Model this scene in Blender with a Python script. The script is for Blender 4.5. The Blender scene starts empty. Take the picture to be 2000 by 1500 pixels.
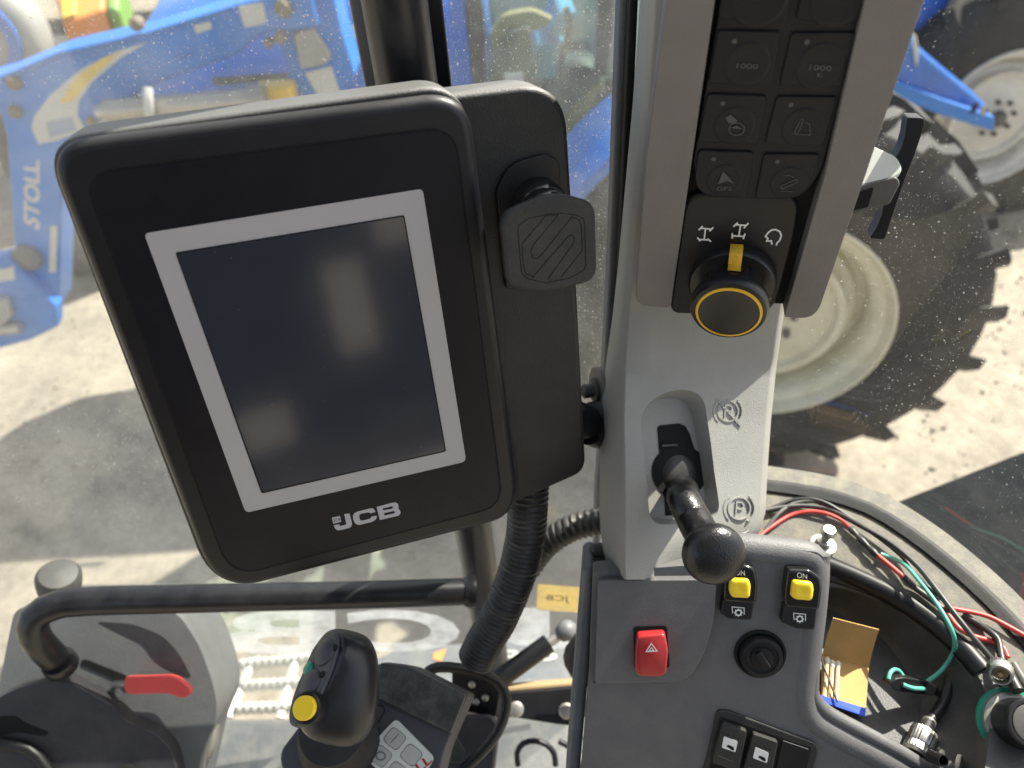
import bpy, bmesh, math, random
from mathutils import Vector, Matrix
random.seed(7)
R = math.radians
# ---------------------------------------------------------------- camera, sky, sun, exposure
sc = bpy.context.scene
COL = sc.collection
CAMZ = 2.45                       # seated eye height above the yard
F = 1428.0                        # focal length in photo pixels (2000 wide)
_nad = Vector((122.0, -1600.0, -F)).normalized()      # straight down, in camera axes
_up = -_nad
_fh = (Vector((0, 0, -1)) - _up * Vector((0, 0, -1)).dot(_up)).normalized()
_rt = _fh.cross(_up)
MW = Matrix((_rt, _fh, _up))      # camera axes -> world axes
CAM = Vector((0, 0, CAMZ))
cam = bpy.data.objects.new('camera', bpy.data.cameras.new('camera'))
COL.objects.link(cam)
cam.matrix_world = Matrix.Translation(CAM) @ MW.to_4x4()
cam.data.sensor_width = 36
cam.data.lens = 36 * F / 2000
cam.data.clip_start = 0.02
cam.data.clip_end = 500
cam.data.dof.use_dof = True
cam.data.dof.focus_distance = 0.49
cam.data.dof.aperture_fstop = 6.0
sc.camera = cam

SUN = Vector((0.56, 0.40, 0.725)).normalized()
w = bpy.data.worlds.new('World'); sc.world = w; w.use_nodes = True
nt = w.node_tree
sky = nt.nodes.new('ShaderNodeTexSky'); sky.sky_type = 'NISHITA'; sky.sun_disc = False
sky.sun_elevation = math.asin(SUN.z); sky.sun_rotation = math.atan2(SUN.x, SUN.y)
sky.air_density = 1.0; sky.dust_density = 2.5
bg = nt.nodes['Background']; bg.inputs['Strength'].default_value = 0.112
hs = nt.nodes.new('ShaderNodeHueSaturation'); hs.inputs['Saturation'].default_value = .55   # thin high haze: a pale sky
nt.links.new(sky.outputs[0], hs.inputs['Color']); nt.links.new(hs.outputs[0], bg.inputs[0])
sl = bpy.data.lights.new('sun', 'SUN'); sl.energy = 5.0; sl.angle = R(0.55); sl.color = (1, .945, .83)
so = bpy.data.objects.new('sun', sl); COL.objects.link(so)
so.rotation_euler = (-SUN).to_track_quat('-Z', 'Y').to_euler(); so.location = (3, 2, 8)
sc.view_settings.view_transform = 'Standard'; sc.view_settings.look = 'None'
sc.view_settings.exposure = 1.22; sc.view_settings.gamma = 1
sc.cycles.transparent_max_bounces = 20
sc.cycles.max_bounces = 8

# ---------------------------------------------------------------- points of the place
def ray(px, py):
    return MW @ Vector(((px - 1000) / F, (750 - py) / F, -1))
def P(px, py, d): return CAM + ray(px, py) * d
def PY(px, py, y):
    r = ray(px, py); return CAM + r * (y / r.y)
def PZ(px, py, z):
    r = ray(px, py); return CAM + r * (z / r.z)
class Pl:
    def __init__(s, o, n): s.o = Vector(o); s.n = Vector(n).normalized()
    def hit(s, px, py, h=0.0):
        r = ray(px, py); o = s.o + s.n * h
        return CAM + r * ((o - CAM).dot(s.n) / r.dot(s.n))
    def at(s, px, py, h):          # foot point on the plane, then lifted by h
        return s.hit(px, py) + s.n * h
    def pts(s, l, h=0.0): return [s.at(x, y, h) for x, y in l]
def YP(y): return Pl((0, y, 0), (0, -1, 0))
def ZP(z): return Pl((0, 0, CAMZ + z), (0, 0, 1))

def rpoly(pts, r, n=6):
    """round the corners of a pixel polygon; r a number or one per corner"""
    out = []; k = len(pts)
    for i in range(k):
        p = Vector(pts[i]); a = Vector(pts[i - 1]) - p; b = Vector(pts[(i + 1) % k]) - p
        rr = r[i] if isinstance(r, (list, tuple)) else r
        t = min(rr, a.length * .48, b.length * .48)
        if t < .3: out.append(tuple(p)); continue
        s = p + a.normalized() * t; e = p + b.normalized() * t
        for j in range(n + 1):
            u = j / n
            q = s * (1 - u) ** 2 + p * 2 * u * (1 - u) * .92 + e * u ** 2 + (s + e) * .5 * (2 * u * (1 - u) * .08)
            out.append(tuple(q))
    return out
def ell(cx, cy, rx, ry=None, n=24, rot=0):
    ry = ry or rx; c, s = math.cos(rot), math.sin(rot); o = []
    for i in range(n):
        a = 2 * math.pi * i / n; x, y = rx * math.cos(a), ry * math.sin(a)
        o.append((cx + x * c - y * s, cy + x * s + y * c))
    return o
def spline(pts, step):
    pts = [Vector(p) for p in pts]
    if len(pts) == 2:
        n = max(2, int((pts[1] - pts[0]).length / step)); return [pts[0].lerp(pts[1], i / n) for i in range(n + 1)]
    q = [pts[0] * 2 - pts[1]] + pts + [pts[-1] * 2 - pts[-2]]; out = []
    for i in range(1, len(q) - 2):
        a, b, c, d = q[i - 1:i + 3]
        n = max(2, int((c - b).length / step))
        for j in range(n):
            t = j / n
            out.append(.5 * (2 * b + (c - a) * t + (2 * a - 5 * b + 4 * c - d) * t * t + (3 * b - a - 3 * c + d) * t ** 3))
    out.append(pts[-1]); return out

class MB:
    def __init__(s): s.v = []; s.f = []
    def add(s, v, f):
        k = len(s.v); s.v += [Vector(p) for p in v]; s.f += [tuple(i + k for i in q) for q in f]; return s
    def prism(s, pts, n, h0, h1):
        n = Vector(n); k = len(pts)
        v = [p + n * h0 for p in pts] + [p + n * h1 for p in pts]
        f = [tuple(range(k))[::-1], tuple(range(k, 2 * k))] + [(i, (i + 1) % k, k + (i + 1) % k, k + i) for i in range(k)]
        return s.add(v, f)
    def sheet(s, pts): return s.add(pts, [tuple(range(len(pts)))])
    def box(s, lo, hi):
        x0, y0, z0 = lo; x1, y1, z1 = hi
        v = [(x, y, z) for z in (z0, z1) for x, y in ((x0, y0), (x1, y0), (x1, y1), (x0, y1))]
        return s.add(v, [(0, 3, 2, 1), (4, 5, 6, 7), (0, 1, 5, 4), (1, 2, 6, 5), (2, 3, 7, 6), (3, 0, 4, 7)])
    def lathe(s, o, ax, prof, seg=32, rf=None, cap=True):
        ax = Vector(ax).normalized(); a = ax.orthogonal().normalized(); b = ax.cross(a); v = []
        for r, h in prof:
            for i in range(seg):
                t = 2 * math.pi * i / seg; rr = r * (rf(t, h) if rf else 1)
                v.append(Vector(o) + ax * h + (a * math.cos(t) + b * math.sin(t)) * rr)
        f = []
        for j in range(len(prof) - 1):
            for i in range(seg):
                i2 = (i + 1) % seg; f.append((j * seg + i, j * seg + i2, (j + 1) * seg + i2, (j + 1) * seg + i))
        if cap:
            f.append(tuple(range(seg))[::-1]); f.append(tuple(range((len(prof) - 1) * seg, len(prof) * seg)))
        return s.add(v, f)
    def tube(s, pts, r, seg=12, step=.01, cap=True, flat=1.0, nref=None):
        p = spline(pts, step); n = len(p); v = []; ref = nref
        tang = [(p[min(i + 1, n - 1)] - p[max(i - 1, 0)]).normalized() for i in range(n)]
        a = Vector(nref) if nref else tang[0].orthogonal(); L = 0
        for i in range(n):
            if i: L += (p[i] - p[i - 1]).length
            a = (a - tang[i] * a.dot(tang[i])).normalized(); b = tang[i].cross(a)
            rr = r(L, i / (n - 1)) if callable(r) else r
            for j in range(seg):
                t = 2 * math.pi * j / seg
                v.append(p[i] + a * math.cos(t) * rr * flat + b * math.sin(t) * rr)
        f = [(i * seg + j, i * seg + (j + 1) % seg, (i + 1) * seg + (j + 1) % seg, (i + 1) * seg + j) for i in range(n - 1) for j in range(seg)]
        if cap: f += [tuple(range(seg))[::-1], tuple(range((n - 1) * seg, n * seg))]
        return s.add(v, f)
    def loft(s, rows, caps=True, close=True):
        k = len(rows[0]); v = [p for r in rows for p in r]; f = []
        for j in range(len(rows) - 1):
            for i in range(k if close else k - 1):
                i2 = (i + 1) % k; f.append((j * k + i, j * k + i2, (j + 1) * k + i2, (j + 1) * k + i))
        if caps: f += [tuple(range(k))[::-1], tuple(range((len(rows) - 1) * k, len(rows) * k))]
        return s.add(v, f)
    def ribbon(s, pl, line, wpx, h, closed=False):
        l = [Vector(p) for p in line]; n = len(l); A = []; B = []
        for i in range(n):
            d0 = (l[i] - l[i - 1]) if (i or closed) else (l[1] - l[0])
            d1 = (l[(i + 1) % n] - l[i]) if (i < n - 1 or closed) else d0
            d0 = d0.normalized(); d1 = d1.normalized(); m = (d0 + d1)
            m = m.normalized() if m.length > .2 else d0
            nn = Vector((-m.y, m.x)); sc_ = 1 / max(.5, nn.dot(Vector((-d0.y, d0.x))))
            A.append(l[i] + nn * wpx / 2 * sc_); B.append(l[i] - nn * wpx / 2 * sc_)
        v = [pl.at(p.x, p.y, h) for p in A] + [pl.at(p.x, p.y, h) for p in B]
        m = n if closed else n - 1
        return s.add(v, [(i, (i + 1) % n, n + (i + 1) % n, n + i) for i in range(m)])
    def build(s, name, mat, parent=None, bevel=0, seg=3, smooth=True, sharp=38, top=None, recalc=True):
        bm = bmesh.new()
        vs = [bm.verts.new(p) for p in s.v]
        for q in s.f:
            try: bm.faces.new([vs[i] for i in q])
            except ValueError: pass
        if recalc: bmesh.ops.recalc_face_normals(bm, faces=bm.faces[:])
        if bevel:
            ed = [e for e in bm.edges if len(e.link_faces) == 2 and e.calc_face_angle(0) > R(42)]
            if top is not None:
                t = Vector(top); ed = [e for e in ed if any(fc.normal.dot(t) > .9 for fc in e.link_faces)]
            bmesh.ops.bevel(bm, geom=ed, offset=bevel, segments=seg, affect='EDGES', profile=.5, clamp_overlap=True)
        if parent is None:
            xs = [v.co for v in bm.verts]
            org = Vector((sum(p.x for p in xs) / len(xs), sum(p.y for p in xs) / len(xs), min(p.z for p in xs)))
        else:
            r = parent
            while r.parent: r = r.parent
            org = r.location.copy()
        bmesh.ops.translate(bm, verts=bm.verts[:], vec=-org)
        me = bpy.data.meshes.new(name); bm.to_mesh(me); bm.free()
        if smooth:
            for p in me.polygons: p.use_smooth = True
            me.set_sharp_from_angle(angle=R(sharp))
        me.materials.append(MAT[mat] if isinstance(mat, str) else mat)
        o = bpy.data.objects.new(name, me); COL.objects.link(o)
        if parent is None: o.location = org
        else: o.parent = parent
        if smooth and bevel:
            m = o.modifiers.new('wn', 'WEIGHTED_NORMAL'); m.keep_sharp = True
        return o
def tag(o, label, cat, group=None):
    o['label'] = label; o['category'] = cat
    if group: o['group'] = group
    return o
def thing(name, label, cat, loc, group=None):
    o = bpy.data.objects.new(name, None); COL.objects.link(o); o.location = loc
    o.empty_display_size = .05
    return tag(o, label, cat, group)
def struct(o, kind='structure'): o['kind'] = kind; return o
def text_mb(pl, s, quad, h, bold=0.0, shear=0.0):
    """letters whose box is the pixel quad (bottom-left, bottom-right, top-right, top-left)"""
    cu = bpy.data.curves.new('t', 'FONT'); cu.body = s; cu.offset = bold; cu.resolution_u = 4; cu.shear = shear
    o = bpy.data.objects.new('t', cu); COL.objects.link(o)
    bpy.context.view_layer.update()
    me = o.to_mesh(); vs = [v.co.copy() for v in me.vertices]; fs = [tuple(p.vertices) for p in me.polygons]
    o.to_mesh_clear(); bpy.data.objects.remove(o); bpy.data.curves.remove(cu)
    x0 = min(v.x for v in vs); x1 = max(v.x for v in vs); y0 = min(v.y for v in vs); y1 = max(v.y for v in vs)
    q = [Vector(p) for p in quad]; out = []
    for v in vs:
        u = (v.x - x0) / (x1 - x0); t = (v.y - y0) / (y1 - y0)
        p = (q[0] * (1 - u) + q[1] * u) * (1 - t) + (q[3] * (1 - u) + q[2] * u) * t
        out.append(pl.at(p.x, p.y, h))
    return MB().add(out, fs)
def cut(o, mb):
    c = mb.build('cutter', 'black', None, smooth=False)
    m = o.modifiers.new('b', 'BOOLEAN'); m.operation = 'DIFFERENCE'; m.solver = 'EXACT'; m.object = c
    bpy.context.view_layer.update()
    dg = bpy.context.evaluated_depsgraph_get()
    me = bpy.data.meshes.new_from_object(o.evaluated_get(dg))
    o.modifiers.remove(m); old = o.data; o.data = me; me.name = o.name
    bpy.data.objects.remove(c)
    for p in me.polygons: p.use_smooth = True
    me.set_sharp_from_angle(angle=R(50))

# ---------------------------------------------------------------- materials
MAT = {}
def base(name):
    m = bpy.data.materials.new(name); m.use_nodes = True; MAT[name] = m
    n = m.node_tree; return m, n, n.nodes['Principled BSDF'], n.nodes, n.links
def plastic(name, col, rough=.5, grain=0, gs=900, dust=0.0, dustcol=(.42, .38, .3), metal=0, var=.08, spec=.5, coat=0, dscale=14, dust_sheen=0):
    m, n, b, N, L = base(name)
    tc = N.new('ShaderNodeTexCoord')
    b.inputs['Roughness'].default_value = rough; b.inputs['Metallic'].default_value = metal
    b.inputs['Specular IOR Level'].default_value = spec
    if coat: b.inputs['Coat Weight'].default_value = coat; b.inputs['Coat Roughness'].default_value = .08
    nz = N.new('ShaderNodeTexNoise'); nz.inputs['Scale'].default_value = dscale; nz.inputs['Detail'].default_value = 4; nz.inputs['Roughness'].default_value = .65
    L.new(tc.outputs['Object'], nz.inputs['Vector'])
    r1 = N.new('ShaderNodeMapRange'); r1.inputs['From Min'].default_value = .3; r1.inputs['From Max'].default_value = .7
    r1.inputs['To Min'].default_value = 1 - var * 1.6; r1.inputs['To Max'].default_value = 1 + var
    L.new(nz.outputs['Fac'], r1.inputs['Value'])
    mul = N.new('ShaderNodeMix'); mul.data_type = 'RGBA'; mul.blend_type = 'MULTIPLY'; mul.inputs['Factor'].default_value = 1
    mul.inputs['A'].default_value = (*col, 1); L.new(r1.outputs[0], mul.inputs['B']); out = mul.outputs['Result']
    if dust:
        d = N.new('ShaderNodeTexNoise'); d.inputs['Scale'].default_value = dscale * 2.3; d.inputs['Detail'].default_value = 5; d.inputs['Roughness'].default_value = .75
        L.new(tc.outputs['Object'], d.inputs['Vector'])
        r2 = N.new('ShaderNodeMapRange'); r2.inputs['From Min'].default_value = .42; r2.inputs['From Max'].default_value = .75
        r2.inputs['To Max'].default_value = dust; r2.inputs['To Min'].default_value = dust * .12
        L.new(d.outputs['Fac'], r2.inputs['Value'])
        sp = N.new('ShaderNodeTexVoronoi'); sp.inputs['Scale'].default_value = 230; L.new(tc.outputs['Object'], sp.inputs['Vector'])
        r3 = N.new('ShaderNodeMapRange'); r3.inputs['From Min'].default_value = .05; r3.inputs['From Max'].default_value = .12
        r3.inputs['To Min'].default_value = min(1, dust * 1.3); r3.inputs['To Max'].default_value = 0; L.new(sp.outputs['Distance'], r3.inputs['Value'])
        mx = N.new('ShaderNodeMath'); mx.operation = 'MAXIMUM'; L.new(r2.outputs[0], mx.inputs[0]); L.new(r3.outputs[0], mx.inputs[1])
        mm = N.new('ShaderNodeMix'); mm.data_type = 'RGBA'; L.new(mx.outputs[0], mm.inputs['Factor'])
        L.new(out, mm.inputs['A']); mm.inputs['B'].default_value = (*dustcol, 1); out = mm.outputs['Result']
        rr = N.new('ShaderNodeMapRange'); rr.inputs['To Min'].default_value = rough; rr.inputs['To Max'].default_value = .9
        L.new(mx.outputs[0], rr.inputs['Value']); L.new(rr.outputs[0], b.inputs['Roughness'])
    if dust_sheen:                  # settled dust and painted sunlit sheen where the surface faces up
        ge = N.new('ShaderNodeNewGeometry'); sz = N.new('ShaderNodeSeparateXYZ'); L.new(ge.outputs['Normal'], sz.inputs[0])
        zr = N.new('ShaderNodeMapRange'); zr.inputs['From Min'].default_value = .45; zr.inputs['From Max'].default_value = .95; zr.inputs['To Max'].default_value = dust_sheen
        L.new(sz.outputs['Z'], zr.inputs['Value'])
        td = N.new('ShaderNodeMix'); td.data_type = 'RGBA'; L.new(zr.outputs[0], td.inputs['Factor']); L.new(out, td.inputs['A']); td.inputs['B'].default_value = (.34, .33, .31, 1); out = td.outputs['Result']
    L.new(out, b.inputs['Base Color'])
    if grain:
        g = N.new('ShaderNodeTexVoronoi'); g.inputs['Scale'].default_value = gs; L.new(tc.outputs['Object'], g.inputs['Vector'])
        bu = N.new('ShaderNodeBump'); bu.inputs['Strength'].default_value = grain; bu.inputs['Distance'].default_value = .0004
        L.new(g.outputs['Distance'], bu.inputs['Height']); L.new(bu.outputs[0], b.inputs['Normal'])
    return m
plastic('black', (.008, .008, .010), .42, dust=.02, spec=.36)
plastic('black_matte', (.014, .014, .015), .7, .35, 900, dust=.06)
plastic('black_grain', (.009, .0095, .0105), .52, .45, 900, dust=.03, dust_sheen=.42)
plastic('black_gloss', (.008, .008, .009), .16, dust=.03)
plastic('void', (.003, .003, .003), .9)
plastic('bezel', (.009, .009, .012), .36, dust=.015, spec=.35, dust_sheen=.12)
plastic('panel_face', (.0055, .0055, .0095), .36, dust=.010, spec=.25)
plastic('frame_print', (.40, .39, .40), .42, var=.02)
plastic('logo_print', (.42, .42, .45), .45, var=.02)
plastic('trim', (.30, .297, .275), .55, .4, 1100, dust=.1, var=.05)
plastic('rail_grey', (.175, .162, .155), .5, .4, 1100, dust=.04)
plastic('console', (.112, .112, .116), .52, .4, 1000, dust=.10)
plastic('console_top', (.10, .10, .104), .5, .4, 1000, dust=.14)
plastic('rubber_key', (.009, .009, .012), .5, .25, 1200, dust=.012, spec=.32)
plastic('key_print', (.075, .075, .08), .6)
plastic('white_print', (.75, .75, .72), .6, var=.02)
plastic('yellow', (.80, .47, .03), .38, var=.04)
plastic('yellow_bright', (.93, .66, .03), .28, var=.03)
plastic('red', (.40, .026, .028), .35, var=.05)
plastic('red_lever', (.75, .085, .07), .4, var=.04)
plastic('wire_red', (.62, .06, .05), .42)
plastic('wire_green', (.10, .42, .31), .42)
plastic('green_ring', (.02, .25, .16), .25)
plastic('wire_black', (.015, .015, .016), .4, dust=.12)
plastic('wire_grey', (.07, .07, .065), .5, dust=.1)
plastic('tray', (.045, .045, .047), .5, .5, 900, dust=.12, dscale=9)
plastic('sill', (.095, .092, .082), .75, .5, 600, dust=.65, dustcol=(.30, .27, .19), dscale=26)
plastic('metal', (.55, .54, .50), .32, metal=1, dust=.2)
plastic('metal_dull', (.42, .41, .37), .45, metal=.8, dust=.3)
plastic('card', (.55, .34, .12), .75, var=.08, dscale=40)
plastic('match_wood', (.72, .58, .34), .7)
plastic('match_head', (.75, .70, .58), .7)
plastic('blue_ink', (.02, .08, .62), .5)
plastic('hose', (.022, .022, .023), .42, dust=.12, dscale=30)
plastic('rail_black', (.009, .009, .012), .3, dust=.10, dustcol=(.25, .24, .22), dscale=9)
plastic('latch_grey', (.135, .14, .144), .5, .4, 500, dust=.1)
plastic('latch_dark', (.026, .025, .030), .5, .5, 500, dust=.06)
plastic('mount_rubber', (.012, .012, .0125), .55, .3, 900, dust=.06)
plastic('knob_black', (.011, .011, .012), .33, dust=.02)
plastic('lever_black', (.007, .007, .0085), .3, .35, 800, dust=.02)
plastic('slot_dark', (.015, .015, .016), .5, dust=.1)
plastic('joystick', (.010, .010, .014), .36, dust=.03)
plastic('joystick_matte', (.05, .05, .058), .5, dust=.05)
plastic('label_white', (.62, .64, .58), .5, dust=.1)
plastic('key_soft', (.42, .43, .40), .5, dust=.2)
plastic('smoked', (.035, .037, .035), .25, dust=.35, dustcol=(.25, .26, .22), dscale=30)
plastic('step_metal', (.62, .62, .58), .5, metal=.3, dust=.3)
plastic('floor_mat', (.12, .128, .135), .8, .5, 300, dust=.3)
plastic('unseen_roof_lining', (.16, .16, .16), .9)
plastic('bonnet_black', (.010, .012, .014), .95, dust=.10, dustcol=(.10, .10, .10), dscale=12, spec=.02)
plastic('stone', (.27, .24, .19), .9, var=.35, dscale=9)
plastic('badge_blue', (.30, .36, .50), .5, dust=.2, dscale=8)
plastic('rusty', (.16, .12, .08), .7, dust=.3, dscale=8)
plastic('blue_paint', (.007, .14, .54), .28, dust=.06, dscale=4, coat=.4)
plastic('blue_arm', (.013, .185, .62), .4, dust=.07, dscale=5, dustcol=(.3, .34, .4))
plastic('decal_white', (.60, .60, .56), .55, dust=.2, dscale=8)
plastic('decal_yellow', (.78, .55, .10), .5, dust=.1, dscale=8)
plastic('tyre', (.012, .012, .013), .75, .5, 80, dust=.13, dustcol=(.14, .13, .11), dscale=7)
plastic('rim_cream', (.66, .64, .50), .5, dust=.45, dustcol=(.38, .30, .16), dscale=4)
plastic('rim_white', (.68, .66, .60), .5, dust=.35, dustcol=(.32, .27, .18), dscale=6)
plastic('chassis', (.035, .036, .038), .6, dust=.35, dscale=6)
plastic('steel_rod', (.50, .47, .42), .35, metal=.7, dust=.3, dscale=7)
plastic('orange', (.85, .28, .04), .45, dust=.2, dscale=4)
plastic('hopper_yellow', (.80, .50, .05), .45, dust=.2, dscale=4)
plastic('hopper_green', (.18, .42, .05), .45, dust=.2, dscale=4)
plastic('tank_grey', (.34, .34, .315), .5, dust=.2, dscale=4)
plastic('seat_fabric', (.05, .055, .06), .9, dust=.1, dscale=6)
plastic('seat_blue', (.04, .28, .55), .8, dust=.2, dscale=8)
plastic('cloth_tan', (.35, .25, .12), .9, dust=.2, dscale=8)
plastic('cab_lining', (.52, .56, .52), .7, dust=.2, dscale=6)
plastic('tank_blue_grey', (.10, .115, .135), .5, dust=.3, dscale=6)

def glass(name, haze=.06, specks=.6, dcol=(.62, .60, .56), tlm=.45, tint=(.97, .985, .98), scale=260, seed=0, patch=3.0, streak=0.0, zf=None, cover=(.42, .62)):
    m, n, b, N, L = base(name); N.remove(b); out = N['Material Output']
    tc = N.new('ShaderNodeTexCoord'); mp = N.new('ShaderNodeMapping'); mp.inputs['Location'].default_value = (seed, seed * .7, seed * .3)
    L.new(tc.outputs['Object'], mp.inputs['Vector']); V = mp.outputs[0]
    tr = N.new('ShaderNodeBsdfTransparent'); tr.inputs[0].default_value = (*tint, 1)
    gl = N.new('ShaderNodeBsdfGlossy'); gl.inputs['Roughness'].default_value = .02
    lw = N.new('ShaderNodeLayerWeight'); lw.inputs[0].default_value = .5
    pw = N.new('ShaderNodeMath'); pw.operation = 'POWER'; pw.inputs[1].default_value = 5; L.new(lw.outputs['Facing'], pw.inputs[0])
    fr = N.new('ShaderNodeMath'); fr.operation = 'MULTIPLY_ADD'; fr.inputs[1].default_value = .9; fr.inputs[2].default_value = .045; L.new(pw.outputs[0], fr.inputs[0])
    m1 = N.new('ShaderNodeMixShader'); fm = N.new('ShaderNodeMath'); fm.operation = 'MULTIPLY'; fm.inputs[1].default_value = .8
    L.new(fr.outputs[0], fm.inputs[0]); L.new(fm.outputs[0], m1.inputs[0]); L.new(tr.outputs[0], m1.inputs[1]); L.new(gl.outputs[0], m1.inputs[2])
    df = N.new('ShaderNodeBsdfDiffuse'); df.inputs[0].default_value = (*dcol, 1)
    tl = N.new('ShaderNodeBsdfTranslucent'); tl.inputs[0].default_value = (*dcol, 1)
    md = N.new('ShaderNodeMixShader'); md.inputs[0].default_value = tlm; L.new(df.outputs[0], md.inputs[1]); L.new(tl.outputs[0], md.inputs[2])
    def vor(s, lo):
        v = N.new('ShaderNodeTexVoronoi'); v.inputs['Scale'].default_value = s; L.new(V, v.inputs['Vector'])
        sx = N.new('ShaderNodeSeparateColor'); L.new(v.outputs['Color'], sx.inputs[0])
        a = N.new('ShaderNodeMapRange'); a.inputs['From Min'].default_value = lo; a.inputs['From Max'].default_value = 1
        a.inputs['To Min'].default_value = 0; a.inputs['To Max'].default_value = .34; L.new(sx.outputs[0], a.inputs['Value'])
        c = N.new('ShaderNodeMath'); c.operation = 'SUBTRACT'; L.new(a.outputs[0], c.inputs[0]); L.new(v.outputs['Distance'], c.inputs[1])
        d = N.new('ShaderNodeMath'); d.operation = 'MULTIPLY'; d.inputs[1].default_value = 14; d.use_clamp = True; L.new(c.outputs[0], d.inputs[0])
        return d
    v1 = vor(scale, .62); v2 = vor(scale * 2.3, .5)
    dn = N.new('ShaderNodeTexNoise'); dn.inputs['Scale'].default_value = patch; dn.inputs['Detail'].default_value = 2; L.new(V, dn.inputs['Vector'])
    dr = N.new('ShaderNodeMapRange'); dr.inputs['From Min'].default_value = cover[0]; dr.inputs['From Max'].default_value = cover[1]; L.new(dn.outputs[0], dr.inputs['Value'])
    ad = N.new('ShaderNodeMath'); ad.operation = 'MAXIMUM'; L.new(v1.outputs[0], ad.inputs[0]); L.new(v2.outputs[0], ad.inputs[1])
    ms = N.new('ShaderNodeMath'); ms.operation = 'MULTIPLY'; L.new(ad.outputs[0], ms.inputs[0]); L.new(dr.outputs[0], ms.inputs[1])
    ms2 = N.new('ShaderNodeMath'); ms2.operation = 'MULTIPLY'; ms2.inputs[1].default_value = specks; L.new(ms.outputs[0], ms2.inputs[0])
    if zf:                       # the wiped lower part of the pane carries fewer spots
        sz = N.new('ShaderNodeSeparateXYZ'); L.new(tc.outputs['Object'], sz.inputs[0])
        zr = N.new('ShaderNodeMapRange'); zr.inputs['From Min'].default_value = zf[0]; zr.inputs['From Max'].default_value = zf[1]; zr.inputs['To Min'].default_value = .12
        L.new(sz.outputs['Z'], zr.inputs['Value']); zm = N.new('ShaderNodeMath'); zm.operation = 'MULTIPLY'
        L.new(ms2.outputs[0], zm.inputs[0]); L.new(zr.outputs[0], zm.inputs[1]); ms2 = zm
    hn = N.new('ShaderNodeTexNoise'); hn.inputs['Scale'].default_value = patch * 4; hn.inputs['Detail'].default_value = 4; hn.inputs['Roughness'].default_value = .7; L.new(V, hn.inputs['Vector'])
    hr = N.new('ShaderNodeMapRange'); hr.inputs['From Min'].default_value = .3; hr.inputs['From Max'].default_value = .7
    hr.inputs['To Min'].default_value = haze * .4; hr.inputs['To Max'].default_value = haze * 1.6; L.new(hn.outputs[0], hr.inputs['Value'])
    last = N.new('ShaderNodeMath'); last.operation = 'MAXIMUM'; L.new(ms2.outputs[0], last.inputs[0]); L.new(hr.outputs[0], last.inputs[1])
    if streak:
        mp2 = N.new('ShaderNodeMapping'); mp2.inputs['Rotation'].default_value = (.3, .5, .2); mp2.inputs['Scale'].default_value = (7, 330, 330)
        L.new(tc.outputs['Object'], mp2.inputs['Vector'])
        sn = N.new('ShaderNodeTexNoise'); sn.inputs['Scale'].default_value = 1; sn.inputs['Detail'].default_value = 3; L.new(mp2.outputs[0], sn.inputs['Vector'])
        sr = N.new('ShaderNodeMapRange'); sr.inputs['From Min'].default_value = .69; sr.inputs['From Max'].default_value = .78; sr.inputs['To Max'].default_value = streak
        L.new(sn.outputs[0], sr.inputs['Value']); l2 = N.new('ShaderNodeMath'); l2.operation = 'MAXIMUM'
        L.new(sr.outputs[0], l2.inputs[0]); L.new(last.outputs[0], l2.inputs[1]); last = l2
    mf = N.new('ShaderNodeMixShader'); L.new(last.outputs[0], mf.inputs[0]); L.new(m1.outputs[0], mf.inputs[1]); L.new(md.outputs[0], mf.inputs[2])
    L.new(mf.outputs[0], out.inputs[0]); return m
glass('door_glass', haze=.085, specks=.5, scale=380, seed=1.3, cover=(.32, .55))
glass('screen_glass', haze=.022, specks=.7, scale=400, seed=4.1, streak=.16, zf=(.04, .26), cover=(.34, .58))
glass('film_white', haze=.48, specks=.35, seed=2.0, dcol=(.85, .86, .88), tlm=.75)
glass('film_yellow', haze=.42, specks=.3, seed=2.0, dcol=(.85, .64, .22), tlm=.75)
glass('tractor_glass', haze=.045, specks=.1, tint=(.80, .93, .88), seed=5, scale=60, patch=1)

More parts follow.
